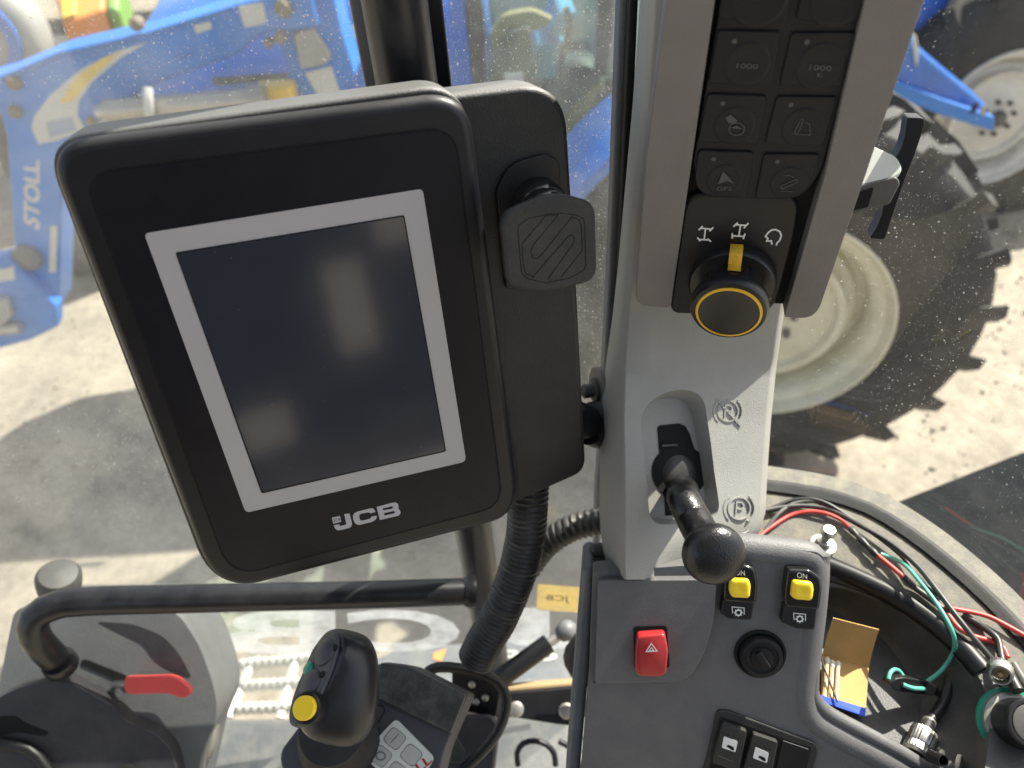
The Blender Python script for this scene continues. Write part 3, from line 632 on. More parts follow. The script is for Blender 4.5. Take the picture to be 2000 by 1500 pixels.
# ================================================================ CAB SHELL
def shell():
    # floor
    o = MB().prism(ZP(-1.10).pts([(330, 1402), (1150, 1395), (1500, 1390), (1500, 2400), (330, 2400)]), (0, 0, 1), -.06, 0).build('cab_floor', 'floor_mat', None, bevel=.01); struct(o)
    o = MB().prism([Vector((x, y, CAMZ + .52)) for x, y in ((-.95, .12), (.30, .12), (.30, -1.2), (-.95, -1.2))], (0, 0, 1), 0, .06).build('unseen_cab_roof', 'unseen_roof_lining', None, bevel=.03); struct(o)  # unseen roof: dims the cab, cut short so sun reaches the display
    xs = [-1.2, -.12, .03, .20, .33, .37, .52, .75]; zs = [-1.1, -.94, -.80, -.74, -.46, -.50 + .02, -.30, .1]; zs.sort()
    holes = [(-.12, .03, -.94, -.80), (.20, .33, -.74, -.46), (.37, .52, -.46, -.30)]  # unseen wall; openings added to put bright patches in the screen reflection
    m = MB()
    for a, b in zip(xs, xs[1:]):
        for c, d in zip(zs, zs[1:]):
            mx, mz = (a + b) / 2, (c + d) / 2
            if not any(h[0] < mx < h[1] and h[2] < mz < h[3] for h in holes): m.box((a, -1.25, CAMZ + c), (b, -1.2, CAMZ + d))
    o = m.build('cab_reflection_wall', 'black_matte', None); struct(o)
    m = MB()
    for x in (-.95, .26): m.box((x, -1.24, CAMZ - .06), (x + .05, -1.19, CAMZ + .53))
    m.box((-.36, -1.24, CAMZ - .06), (-.28, -1.19, CAMZ + .53))
    o = m.build('cab_rear_posts', 'black_matte', None, bevel=.01); struct(o)
    # door: pane, posts, rail, latch
    d = thing('cab_door', 'glass cab door with black tube rail and red latch lever', 'door', Vector((-.4, .52, CAMZ - 1.06)))
    Yg = .535
    g = MB().box((-1.1, Yg, CAMZ - 1.06), (.135, Yg + .005, CAMZ + .3)).build('door_pane', 'door_glass', d, smooth=False)
    pg = YP(Yg - .001)
    # big film lettering, applied to read from outside
    text_mb(pg, 'B', [(655, 1276), (428, 1276), (428, 1192), (655, 1192)], .0006, .035).build('film_letter', 'film_white', g, smooth=False)
    text_mb(pg, 'C', [(905, 1272), (685, 1272), (675, 1190), (890, 1190)], .0006, .035).build('film_letter', 'film_white', g, smooth=False)
    text_mb(pg, 'J', [(1150, 1265), (985, 1265), (985, 1186), (1150, 1186)], .0006, .035).build('film_letter', 'film_white', g, smooth=False)
    st = MB().prism(pg.pts([(1050, 1141), (1134, 1147), (1130, 1196), (1048, 1190)]), pg.n, 0, .0006).build('yellow_sticker', 'film_yellow', g, smooth=False)
    text_mb(pg, 'JCB', [(1112, 1177), (1066, 1174), (1066, 1160), (1112, 1163)], .0012, .01).build('sticker_lettering', 'rail_grey', st, smooth=False)
    # upright tube and its flange
    def up(px, y, r, z0, z1, name, mat, sq=False):
        x = PY(px, 0, y).x
        if sq: return MB().box((x - r, y - r * .6, CAMZ + z0), (x + r, y + r * .6, CAMZ + z1)).build(name, mat, d, bevel=r * .3)
        return MB().lathe((x, y, CAMZ + z0), (0, 0, 1), [(r, 0), (r, z1 - z0)], 28).build(name, mat, d)
    up(770, .497, .0205, -1.08, .3, 'post_tube', 'rail_black')
    up(846, .515, .0058, -.62, .3, 'post_flange', 'black', True)
    up(702, .515, .0062, -.62, .3, 'post_flange', 'rail_grey', True)
    # rubber edge beside the pillar
    m = MB().prism(YP(.505).pts([(1213, -60), (1236, -60), (1208, 560), (1176, 980), (1172, 1140), (1160, 1140), (1164, 980), (1188, 560)]), (0, -1, 0), -.02, 0); m.build('edge_seal', 'tank_blue_grey', d, bevel=.003)
    m = MB().prism(YP(.49).pts([(1234, -60), (1250, -60), (1222, 560), (1185, 980), (1176, 980), (1207, 560)]), (0, -1, 0), -.02, 0); m.build('dark_seal', 'void', d, bevel=.002)
    # hand rail
    dr = .745
    rl = MB().tube([P(918, 1155, .80), P(700, 1162, .775), P(420, 1168, .755), P(180, 1174, .742), P(110, 1182, .735), P(70, 1204, .73), P(66, 1238, .735), P(88, 1268, .752), P(118, 1296, .775)], .0145, 20, .012).build('hand_rail', 'rail_black', d)
    MB().lathe(P(112, 1290, .765), P(118, 1296, .775) - P(70, 1242, .735), [(.016, 0), (.017, .004), (.017, .012), (.0145, .016)], 20).build('rail_ferrule', 'rail_black', rl)
    MB().lathe(P(905, 1156, .797), P(918, 1155, .80) - P(700, 1162, .775), [(.0146, 0), (.0175, .006), (.0175, .012)], 20).build('weld_collar', 'rail_black', rl)
    # latch housing
    pb = Pl(P(200, 1350, .80), (.12, -.72, .68))
    out = rpoly([(28, 1185), (340, 1180), (392, 1262), (420, 1340), (428, 1400), (400, 1455), (372, 1580), (-60, 1580), (-20, 1420)], [25, 45, 20, 30, 30, 30, 5, 5, 20], 8)
    lb = MB().prism(pb.pts(out), pb.n, -.10, 0).build('latch_housing', 'latch_grey', d, bevel=.014, seg=5, top=pb.n)
    MB().prism(pb.pts(rpoly([(192, 1214), (260, 1218), (318, 1240), (350, 1275), (374, 1322), (352, 1318), (300, 1290), (282, 1258), (240, 1238)], [4, 18, 18, 18, 5, 10, 18, 18, 10])), pb.n, -.004, .0008).build('crescent_shadow', 'latch_dark', lb, bevel=.0004)  # shadow across the housing, built as a dark crescent plate
    cov = MB().prism(pb.pts(rpoly([(-30, 1378), (40, 1334), (140, 1309), (242, 1366), (262, 1392), (322, 1418), (352, 1452), (378, 1580), (-60, 1580)], [15, 25, 30, 12, 12, 20, 20, 5, 5], 7)), pb.n, -.01, .022).build('lower_cover', 'latch_dark', lb, bevel=.010, seg=4, top=pb.n)
    MB().prism(pb.pts(rpoly([(160, 1288), (170, 1288), (246, 1318), (258, 1338), (248, 1350), (232, 1330), (158, 1298)], 4)), pb.n, -.004, .0012).build('lever_slot', 'void', lb, bevel=.0003)
    pr = Pl(pb.at(300, 1340, .020), (.10, -.62, .78))
    MB().prism(pr.pts(rpoly([(248, 1320), (344, 1317), (374, 1340), (377, 1352), (366, 1361), (350, 1360), (334, 1352), (254, 1354), (246, 1344)], [5, 14, 8, 6, 6, 6, 10, 5, 6])), pr.n, -.004, .006).build('red_lever', 'red_lever', lb, bevel=.0035, seg=4)
    MB().tube([pb.at(226, 1334, .004), pr.at(250, 1336, .001)], .004, 10, .01).build('lever_shank', 'metal', lb)
    pq = Pl(pb.at(60, 1430, .022), pb.n)
    MB().prism(pq.pts(rpoly([(-20, 1400), (30, 1398), (50, 1412), (96, 1430), (90, 1438), (36, 1430), (-20, 1440)], 5)), pb.n, -.004, .0008).build('cover_slot', 'void', cov, bevel=.0003)
    MB().tube([pq.at(-20, 1446, .004), pq.at(60, 1460, .004), pq.at(105, 1510, .004)], .006, 10, .01).build('pull_strap', 'black', cov)
    MB().lathe(pb.at(262, 1502, .02), pb.n, [(.016, 0), (.016, .006), (.012, .009)], 20).build('screw_cap', 'void', cov)
    # striker at the corner, round damper knob above the rail
    MB().tube([pb.at(398, 1440, -.03), pb.at(394, 1475, -.03), pb.at(385, 1500, -.035)], .009, 10, .01).build('striker', 'metal_dull', lb)
    c = P(118, 1165, .84)
    hk = MB().lathe(c, P(112, 1100, .80) - c, [(.016, -.02), (.017, .012), (.020, .016), (.021, .028), (.023, .030), (.023, .040), (.019, .046), (.005, .048)], 28).build('door_stop', 'wire_grey', d)
    MB().lathe(c, P(112, 1100, .80) - c, [(.0212, .0165), (.0224, .022), (.0212, .028)], 28).build('rubber_ring', 'sill', hk)
    MB().lathe(P(128, 1260, .86), P(140, 1180, .86) - P(128, 1260, .86), [(.013, 0), (.013, .06)], 16).build('stop_rod', 'latch_grey', hk)
shell()

# ================================================================ WINDSCREEN, SILL, TRAY
ZS = -.545; ZF = -.594
def pane_curve():
    return [PZ(x, y, ZS) for x, y in ((1330, 935), (1420, 945), (1500, 957), (1600, 972), (1690, 1000), (1770, 1048), (1850, 1110), (1930, 1182), (2000, 1258))]
def windscreen():
    b = pane_curve(); b.append(b[-1] + (b[-1] - b[-2]) * 4)
    p = spline(b, .02)
    t = thing('windscreen', 'dusty scratched curved windscreen at the right of the grey pillar', 'windscreen', p[len(p) // 2])
    rows = []
    for q in p:
        rows.append([q + Vector((0, 0, -.01)), q + Vector((0, 0, .85))])
    MB().loft(rows, caps=False, close=False).build('pane', 'screen_glass', t, sharp=80)
    rr = []
    for i, q in enumerate(p):
        d = (p[min(i + 1, len(p) - 1)] - p[max(i - 1, 0)]).normalized(); nn = Vector((d.y, -d.x, 0))
        rr.append([q + nn * a + Vector((0, 0, z)) for a, z in ((-.008, .0), (-.008, .006), (-.002, .009), (.006, .006), (.006, .0))])
    MB().loft(rr).build('rubber_seal', 'black_matte', t)
    rr = [[q + (Vector((0, 0, 0))) for q in r] for r in rr]
    # sill ledge
    lip = [PZ(x, y, ZS) for x, y in ((1380, 1060), (1480, 1062), (1560, 1068), (1614, 1092), (1700, 1130), (1790, 1178), (1870, 1240), (1945, 1318), (1990, 1390), (2060, 1480))]
    A = spline(lip, .006); B = [q for q in p]
    def resamp(l, n):
        L = [0]
        for i in range(1, len(l)): L.append(L[-1] + (l[i] - l[i - 1]).length)
        out = []
        for k in range(n):
            s = L[-1] * k / (n - 1); j = max(i for i in range(len(L)) if L[i] <= s + 1e-9); j = min(j, len(l) - 2)
            out.append(l[j].lerp(l[j + 1], (s - L[j]) / max(1e-9, L[j + 1] - L[j])))
        return out
    pb = spline(pane_curve(), .01); pb = pb + [pb[-1] + Vector((.03, -.16, 0))]
    a = resamp(A, 40); c = resamp(pb, 40)
    rows = []
    for u, v in zip(a, c):
        o = (v - u).normalized()
        rows.append([u + Vector((0, 0, -.03)), u + Vector((0, 0, -.003)), u + o * .004 + Vector((0, 0, .001)), u.lerp(v, .5) + Vector((0, 0, .004)), v + o * .03 + Vector((0, 0, .001)), v + o * .03 + Vector((0, 0, -.03))])
    s = MB().loft(rows).build('window_sill', 'sill', None)
    tag(s, 'dusty curved grey sill ledge between windscreen and wire tray', 'sill')
    # the tray: floor and bowed inner wall
    tr = thing('storage_tray', 'black grained plastic storage tray beside the switch console', 'tray', PZ(1750, 1350, ZF - .01))
    MB().prism(ZP(ZF).pts([(1500, 1080), (1600, 1060), (1800, 1150), (2010, 1330), (2150, 1600), (1600, 1650), (1500, 1300)]), (0, 0, 1), -.01, 0).build('tray_floor', 'tray', tr)
    lp = [PZ(x, y, ZS - .004) for x, y in ((1540, 1096), (1614, 1104), (1690, 1136), (1775, 1184), (1845, 1244), (1900, 1304), (1926, 1362), (1932, 1420), (1926, 1480), (1910, 1580))]
    l2 = resamp(spline(lp, .005), 48)
    rows = []
    for i, v in enumerate(l2):
        d = (l2[min(i + 1, 47)] - l2[max(i - 1, 0)]).normalized(); e = Vector((-d.y, d.x, 0)); s_ = i / 47
        ins = .010 + .030 * max(0, min(1, (s_ - .35) / .45)); r = []
        for k in range(9):
            t_ = k / 8; h = t_ ** 1.5; w_ = 1 - (1 - t_) ** 1.9
            q = v - e * ins * (1 - w_); r.append(Vector((q.x, q.y, CAMZ + ZF + .0005 + (v.z - CAMZ - ZF) * h)))
        r += [v + e * .005 + Vector((0, 0, .0015)), v + e * .016 + Vector((0, 0, .001)), v + e * (.02 + .09 * s_) + Vector((0, 0, -.002)), v + e * (.02 + .09 * s_) + Vector((0, 0, -.04))]
        rows.append(r)
    MB().loft(rows, caps=False, close=False).build('tray_wall', 'tray', tr, sharp=70)
    # cable channel along the back lip
    MB().tube([PZ(x, y, ZS - .006) for x, y in ((1600, 1098), (1690, 1136), (1780, 1184), (1860, 1246), (1920, 1312))], .0085, 12, .01).build('cable_channel', 'black', tr)
windscreen()

# ================================================================ DISPLAY
PD = Pl(P(345, 490, .40), (.228, -.955, .19))
def display():
    t = thing('terminal_display', 'black portrait touch screen terminal with grey screen border on the pillar', 'display', PD.hit(700, 1060) + Vector((0, .02, -.02)))
    n = PD.n
    bz = rpoly([(80, 282), (916, 178), (1020, 1010), (422, 1166)], [88, 82, 62, 88], 10)
    MB().prism(PD.pts(bz), n, -.026, 0).build('bezel', 'bezel', t, bevel=.0062, seg=6, top=n)
    hs = rpoly([(70, 278), (909, 163), (1028, 1012), (416, 1174)], [92, 82, 62, 92], 10)
    MB().prism(PD.pts(hs), n, -.040, -.0062).build('rear_shell', 'black_grain', t, bevel=.003, seg=3)
    bc = rpoly([(700, 215), (1108, 150), (1130, 560), (1160, 935), (1000, 1002), (760, 990)], [40, 80, 5, 22, 20, 40], 8)
    bc = [(x + 8, y + 6) for x, y in bc]
    bcv = MB().prism([PD.hit(x, y, -.014) for x, y in rpoly([(690, 208), (1104, 158), (1128, 560), (1146, 922), (1004, 985), (760, 990)], [40, 92, 5, 24, 20, 40], 9)], n, -.03, 0).build('side_cover', 'black_grain', t, bevel=.004, seg=4, top=n)
    pf = rpoly([(163, 340), (885, 248), (980, 985), (452, 1124)], [60, 56, 40, 56], 10)
    pf0 = rpoly([(158, 336), (889, 243), (984, 988), (449, 1129)], [62, 58, 42, 58], 10)
    MB().prism(PD.pts(pf0), n, -.001, .0002).build('groove', 'void', t, smooth=False)
    MB().prism(PD.pts(pf), n, -.001, .0007).build('face_panel', 'panel_face', t, bevel=.0003, seg=2, top=n)
    fr = MB().prism(PD.pts(rpoly([(282, 455), (825, 368), (910, 900), (480, 1000)], 9, 4)), n, 0, .0009).build('screen_border', 'frame_print', t, smooth=False)
    MB().prism(PD.pts(rpoly([(343, 492), (789, 419), (871, 880), (511, 962)], 4, 3)), n, 0, .00115).build('screen_edge', 'void', t, smooth=False)
    MB().prism(PD.pts(rpoly([(346, 494), (787, 422), (868, 878), (513, 958)], 4, 3)), n, 0, .0013).build('screen', 'lcd', t, smooth=False)
    # maker's mark
    def z(l): return [(640 + x / 12.5, 970 + y / 12.5) for x, y in l]
    def flat(l, h, name, mat, par): return MB().sheet(PD.pts(z(l), h)).build(name, mat, par, smooth=False)
    J = [(400, 405), (530, 390), (595, 640), (585, 690), (540, 740), (300, 800), (230, 800), (175, 750), (145, 680), (275, 650), (290, 690), (320, 695), (440, 660), (450, 640)]
    C = [(1160, 355), (1150, 320), (1110, 270), (1050, 262), (720, 345), (640, 390), (612, 450), (625, 540), (660, 620), (710, 660), (770, 670), (1080, 595), (1170, 540), (1195, 480), (1190, 440), (1060, 470), (1040, 515), (860, 562), (800, 560), (770, 500), (765, 440), (800, 400), (980, 365), (1020, 365), (1035, 390)]
    B = [(1190, 230), (1560, 130), (1650, 120), (1705, 150), (1730, 215), (1715, 270), (1760, 310), (1778, 370), (1750, 430), (1680, 455), (1270, 550)]
    lg = flat([(100, 490), (300, 450), (330, 595), (135, 640)], .00095, 'logo_badge', 'logo_print', t)
    text_mb(PD, 'JCB', z([(150, 605), (310, 570), (295, 495), (128, 530)]), .00105).build('badge_lettering', 'void', lg, smooth=False)
    for l in (J, C, B): flat(l, .00095, 'logo_letter', 'logo_print', t)
    flat([(1340, 265), (1560, 215), (1590, 225), (1590, 255), (1560, 275), (1350, 310)], .00105, 'letter_counter', 'panel_face', t)
    flat([(1370, 385), (1600, 330), (1635, 340), (1630, 380), (1600, 392), (1385, 437)], .00105, 'letter_counter', 'panel_face', t)
    # carrying arm to the pillar
    MB().tube([PD.hit(1090, 800, -.06), P(1125, 815, .58), P(1165, 835, .60), P(1200, 845, .62)], .0135, 18, .01).build('swivel_arm', 'black', t)
    MB().lathe(P(1150, 825, .588), P(1200, 845, .62) - P(1125, 815, .58), [(.0135, 0), (.018, .002), (.018, .02), (.0135, .022)], 20).build('arm_collar', 'black', t)
    MB().lathe(P(1158, 762, .60), (-.95, -.2, .1), [(.010, -.02), (.010, 0), (.006, .001), (.006, .008), (.003, .010)], 14).build('clamp_bolt', 'wire_grey', t)
    MB().lathe(P(1166, 762, .60), (-.95, -.2, .1), [(.019, -.004), (.019, 0)], 20).build('washer', 'rail_grey', t)
display()

def phone_mount():
    t = thing('phone_mount', 'black square magnetic phone mount stuck to the display side cover', 'phone mount', PD.hit(1060, 560, -.014))
    n = PD.n; pc = Pl(PD.o - n * .014, n)
    MB().prism(pc.pts(rpoly([(966, 372), (990, 318), (1062, 298), (1090, 310), (1094, 560), (985, 560)], [10, 30, 14, 14, 5, 5])), n, 0, .004).build('base_plate', 'black', t, bevel=.0012)
    c = pc.at(1046, 395, .014)
    MB().lathe(c, n, [(.017, -.012), (.0165, 0), (.0135, .005)], 28).build('socket_collar', 'black_gloss', t)
    pp = Pl(P(1080, 470, .418), (.30, -.90, .32))
    ax = (pp.o - c)
    MB().lathe(c, ax, [(.0135, -.004), (.0150, .004), (.0145, .010), (.011, .016), (.009, max(.018, ax.length - .006))], 24).build('ball_joint', 'black_gloss', t)
    pad = rpoly([(978, 418), (1082, 372), (1163, 396), (1167, 548), (1064, 572), (992, 562)], [28, 60, 24, 28, 60, 26], 8)
    pm = MB().prism(pp.pts(pad), pp.n, -.0065, .0).build('pad', 'mount_rubber', t, bevel=.0018, seg=4)
    def z(l): return [(920 + x / 4.686, 280 + y / 4.686) for x, y in l]
    gv = MB()
    gv.ribbon(pp, z([(428, 800), (440, 745), (520, 690), (690, 650), (820, 640), (960, 655), (1030, 690), (1040, 760), (1050, 1120), (1030, 1160), (900, 1235), (680, 1275), (520, 1240), (462, 1190), (445, 1000)]), 1.6, .0001, True)
    gv.ribbon(pp, z([(575, 1225), (500, 1190), (475, 1100), (468, 920), (680, 665), (800, 652), (570, 930), (545, 990), (560, 1045), (600, 1058), (640, 1025), (925, 670), (990, 700), (1010, 760), (1018, 980), (820, 1232)]), 1.5, .00014)
    gv.ribbon(pp, z([(560, 1228), (890, 850), (925, 840), (945, 870), (930, 925), (705, 1240)]), 1.5, .00018)
    gv.build('moulded_emblem', 'void', pm, smooth=False)
phone_mount()

# ================================================================ PILLAR WITH KEYPAD
PK = Pl(P(1402, 57, .365), (-.195, -.975, -.10))
def yprof(y):
    pr = [(-120, .425), (520, .425), (620, .418), (720, .402), (820, .378), (920, .352), (1000, .330), (1060, .313), (1110, .300), (1140, .292)]
    for (a, p), (b, q) in zip(pr, pr[1:]):
        if y <= b: return p + (q - p) * (y - a) / (b - a)
    return pr[-1][1]
def pillar():
    t = thing('pillar_console', 'light grey pillar trim with keypad, rotary knob and parking brake lever', 'console', PY(1300, 1130, .30))
    rows = []
    ctl = [(-120, 1258, 1284, 1500, 12), (200, 1236, 1262, 1500, 12), (520, 1207, 1229, 1545, 14), (620, 1196, 1222, 1530, 14), (720, 1182, 1215, 1516, 14), (820, 1173, 1212, 1506, 14), (920, 1171, 1214, 1499, 14), (1000, 1171, 1214, 1495, 14), (1040, 1173, 1214, 1484, 14), (1075, 1178, 1215, 1450, 12), (1105, 1184, 1216, 1405, 10), (1124, 1192, 1218, 1385, 8), (1133, 1202, 1222, 1370, 5)]
    def interp(y):
        for a, b in zip(ctl, ctl[1:]):
            if y <= b[0]:
                k = (y - a[0]) / (b[0] - a[0]); return [a[i] + (b[i] - a[i]) * k for i in range(1, 5)]
        return ctl[-1][1:]
    ys = [-120, 200, 420, 520] + [540 + i * 20 for i in range(25)] + [1035, 1050, 1065, 1080, 1092, 1104, 1114, 1122, 1128, 1132]
    def surf(x, y):
        L, C, Rr, rd = interp(y); k = max(0, min(1, (y - 540) / 180))
        return PY(x, y, yprof(y) + .024 * k * max(0, min(1.1, (x - C) / (Rr - C))))
    for y in ys:
        L, C, Rr, rd = interp(y); Y = yprof(y); tw = .024 * max(0, min(1, (y - 540) / 180))
        r = []
        nL = 6
        r.append(PY(L + 3, y, Y + .085))
        r.append(PY(L, y, Y + .040)); r.append(PY(L + (C - L) * .55, y, Y + .017))
        for k in range(6):           # rounded left corner
            a = k / 5; r.append(PY(C - rd * .55 * (1 - a) ** 2 + rd * a * .6, y, Y + .009 * (1 - a) ** 2))
        for k in range(1, 6): r.append(PY(C + rd * .6 + (Rr - rd - C - rd * .6) * k / 6, y, Y + tw * k / 6 - .001 * math.sin(math.pi * k / 6)))
        for k in range(6):
            a = k / 5; r.append(PY(Rr - rd * (1 - a) ** 1.0 * .9 - .0, y, Y + tw + .012 * a ** 2))
        r.append(PY(Rr - 1, y, Y + tw + .03)); r.append(PY(Rr - 6, y, Y + tw + .085))
        rows.append(r)
    tm = MB().loft(rows).build('pillar_trim', 'trim', t, sharp=60)
    # recess for the lever
    fp = [surf(1280, 790), surf(1400, 790), surf(1330, 1000)]
    nn = (fp[1] - fp[0]).cross(fp[2] - fp[0]).normalized()
    if nn.y > 0: nn = -nn
    PT = Pl(fp[0] + nn * .0006, nn)
    ro = rpoly([(1250, 800), (1300, 762), (1372, 764), (1390, 850), (1412, 1000), (1385, 1026), (1268, 1020)], [50, 50, 40, 30, 26, 22, 22], 7)
    cx, cy = 1325, 900
    fl = [PT.hit(cx + (x - cx) * .90, cy + (y - cy) * .93 + 6) - nn * .016 for x, y in ro]
    md = [PT.hit(cx + (x - cx) * .98, cy + (y - cy) * .985) - nn * .002 for x, y in ro]
    tp = [PT.hit(cx + (x - cx) * 1.07, cy + (y - cy) * 1.06) + nn * .008 for x, y in ro]
    cut(tm, MB().loft([fl, md, tp]))
    PF = Pl(PT.o - nn * .0158, nn)
    # slot and shroud
    so_ = [(1284, 836), (1288, 831), (1326, 827), (1338, 832), (1346, 846), (1353, 868)] + [(1327 + 54 * math.cos(R(a)), 921 + 52 * math.sin(R(a))) for a in range(-58, 52, 8)] + [(1362, 1004), (1300, 1007), (1298, 972)] + [(1327 + 54 * math.cos(R(a)), 921 + 52 * math.sin(R(a))) for a in range(128, 228, 8)]
    MB().prism(PF.pts(so_), nn, -.002, .0006).build('lever_slot', 'void', t, smooth=False)
    # rocker drum behind the slot
    dr = MB(); rowsd = []
    pc = PF.at(1326, 925, -.006)
    xa = (PF.hit(1372, 925) - PF.hit(1280, 925)).normalized(); ya = nn.cross(xa).normalized()
    if ya.z < 0: ya = -ya
    for k in range(11):
        u = -1 + k / 5; rr = .0192 * math.sqrt(max(0, 1 - (u * .98) ** 2)) + .0003
        rowsd.append([pc + xa * u * .0192 + ya * math.cos(a) * rr + nn * (math.sin(a) * rr * .52) for a in [math.pi * i / 10 for i in range(11)]])
    dr.loft(rowsd, close=False, caps=False).build('lever_drum', 'slot_dark', t, sharp=80)
    MB().prism(PF.pts([(1288, 868), (1320, 866), (1321, 871), (1289, 873)]), nn, .0006, .003).build('slot_ridge', 'slot_dark', t, bevel=.0005)
    # lever
    lv = [PF.at(1326, 955, .006), P(1335, 975, .493), P(1352, 1008, .482), P(1372, 1046, .468), P(1388, 1072, .458)]
    st = MB().tube(lv, lambda L, u: .0122 - .0014 * math.sin(min(1, u * 1.3) * math.pi) + (.002 if u > .9 else 0), 20, .004, flat=.92).build('brake_lever', 'lever_black', t)
    ax = (lv[-1] - lv[-2]).normalized(); kc = P(1394, 1082, .452)
    axk = (ax * .75 + (CAM - kc).normalized() * .65).normalized()
    kp = []
    for i in range(21):
        a = -math.pi / 2 + math.pi * i / 20
        kp.append((.0196 * max(.01, math.cos(a)) ** .80, .0116 * math.sin(a) * (1 if a > 0 else 1.15)))
    MB().lathe(kc, axk, kp, 36).build('lever_knob', 'lever_black', st)
    MB().prism(Pl(lv[1], nn).pts(rpoly([(1312, 962), (1340, 956), (1350, 962), (1346, 985), (1318, 985)], 3)), nn, -.006, .004).build('lever_root', 'lever_black', st, bevel=.0015)
    # raised parking marks
    def mark(cx, cy, s, par, ang, strike):
        m = MB(); q0, q1, q2 = surf(cx - 25, cy - 20), surf(cx + 25, cy - 20), surf(cx, cy + 28)
        pn = (q1 - q0).cross(q2 - q0).normalized(); pn = pn if pn.y < 0 else -pn
        PM = Pl((q0 + q1 + q2) / 3, pn)
        c, sn = math.cos(ang), math.sin(ang)
        def tr(l): return [(cx + (x * c - y * sn) * s, cy + (x * sn + y * c) * s) for x, y in l]
        def raised(line, wd, closed=False):
            mm = MB(); mm.ribbon(PM, tr(line), wd, 0, closed)
            k = len(mm.v); lo = [v - pn * .004 for v in mm.v]; hi = [v + pn * .0008 for v in mm.v]
            n_ = k // 2; mcount = n_ if closed else n_ - 1; vs = lo + hi; fs = []
            for i in range(mcount):
                j = (i + 1) % n_
                fs += [(k + i, k + j, k + n_ + j, k + n_ + i), (i, j, k + j, k + i), (n_ + i, n_ + j, k + n_ + j, k + n_ + i)]
            m.add(vs, fs)
        raised([(math.cos(a) * .72, math.sin(a) * .72) for a in [2 * math.pi * i / 24 for i in range(24)]], 2.5, True)
        raised([(math.cos(a), math.sin(a)) for a in [R(-52 + i * 104 / 10) for i in range(11)]], 2.5)
        raised([(math.cos(a), math.sin(a)) for a in [R(128 + i * 104 / 10) for i in range(11)]], 2.5)
        raised([(-.2, .42), (-.2, -.40), (.12, -.40), (.26, -.28), (.26, -.08), (.12, .04), (-.12, .04)], 2.5)
        if strike: raised([(-.92, -.82), (.98, .98)], 2.7)
        m.build('parking_mark', 'trim', par, smooth=False)
    mark(1421, 803, 28, t, R(4), True)
    mark(1443, 993, 30, t, R(4), False)
    q0, q1, q2 = surf(1415, 1020), surf(1460, 1020), surf(1440, 1045); pn = (q1 - q0).cross(q2 - q0).normalized(); pn = pn if pn.y < 0 else -pn
    MB().tube([Pl(q0, pn).at(x, y, .0004) for x, y in ((1413, 1026), (1420, 1037), (1436, 1042), (1456, 1040), (1464, 1030))], .0007, 8, .003).build('arc_mark', 'trim', t)
    # keypad housing: backing and two grey side rails
    n = PK.n
    MB().prism(PK.pts([(1398, -140), (1725, -140), (1592, 440), (1532, 606), (1288, 598), (1320, 400)]), n, -.03, -.006).build('keypad_backing', 'void', t, bevel=.001)
    lr = rpoly([(1318, -140), (1415, -140), (1352, 300), (1310, 594), (1240, 590), (1262, 300)], [5, 5, 5, 8, 26, 5], 6)
    MB().prism(PK.pts(lr), n, -.045, .004).build('side_rail', 'rail_grey', t, bevel=.008, seg=7, top=n)
    rr = rpoly([(1716, -140), (1846, -140), (1690, 330), (1592, 616), (1530, 612), (1610, 330)], [5, 5, 5, 34, 5, 5], 7)
    MB().prism(PK.pts(rr), n, -.045, .004).build('side_rail', 'rail_grey', t, bevel=.010, seg=7, top=n)
    # keypad
    kp = MB().prism(PK.pts(rpoly([(1432, -140), (1728, -140), (1604, 340), (1560, 392), (1398, 384), (1350, 338)], [5, 5, 40, 40, 45, 30], 8)), n, -.006, .0).build('keypad', 'rubber_key', t, bevel=.002, seg=3, top=n)
    cells = [[(1417, -72), (1557, -72), (1535, 38), (1402, 33)], [(1577, -72), (1712, -72), (1679, 40), (1554, 36)],
             [(1402, 57), (1524, 60), (1505, 165), (1383, 161)], [(1545, 62), (1672, 61), (1643, 167), (1522, 165)],
             [(1382, 181), (1497, 185), (1478, 280), (1362, 275)], [(1517, 186), (1635, 187), (1607, 281), (1493, 280)],
             [(1364, 291), (1472, 295), (1456, 384), (1352, 378)], [(1492, 298), (1601, 299), (1574, 386), (1474, 386)]]
    rad = [8, 8, 8, 8]
    ics = [None, None, '1000', '1000E', 'steer', 'boom', 'gps', 'tip']
    for i, q in enumerate(cells):
        r_ = 8 if i < 6 else ([8, 8, 8, 46] if i == 6 else [8, 8, 46, 8])
        b = MB().prism(PK.pts(rpoly(q, r_, 6)), n, -.001, .0016).build('key', 'rubber_key', kp, bevel=.0008, seg=3, top=n)
        c = Vector((sum(p[0] for p in q) / 4, sum(p[1] for p in q) / 4)); wv = (Vector(q[1]) - Vector(q[0])).length
        cc = PK.at(c.x + wv * .04, c.y + wv * .10, .0016); rr_ = wv / F * .39 * .30
        MB().lathe(cc, n, [(rr_ * 1.16, .00002), (rr_ * 1.1, .0005), (rr_, .00045), (rr_ * .7, .00022), (rr_ * .3, .0001), (.0001, .00008)], 32, cap=False).build('finger_dish', 'rubber_key', b, sharp=80)
        MB().lathe(PK.at(c.x - wv * .16, c.y - wv * .27, .0016), n, [(.00125, 0), (.00125, .0002), (.0009, .0003)], 14).build('indicator', 'key_print', b)
        x, y = c.x + wv * .04, c.y + wv * .10; s = wv / 122; k = ics[i]; h = .0024; m = None
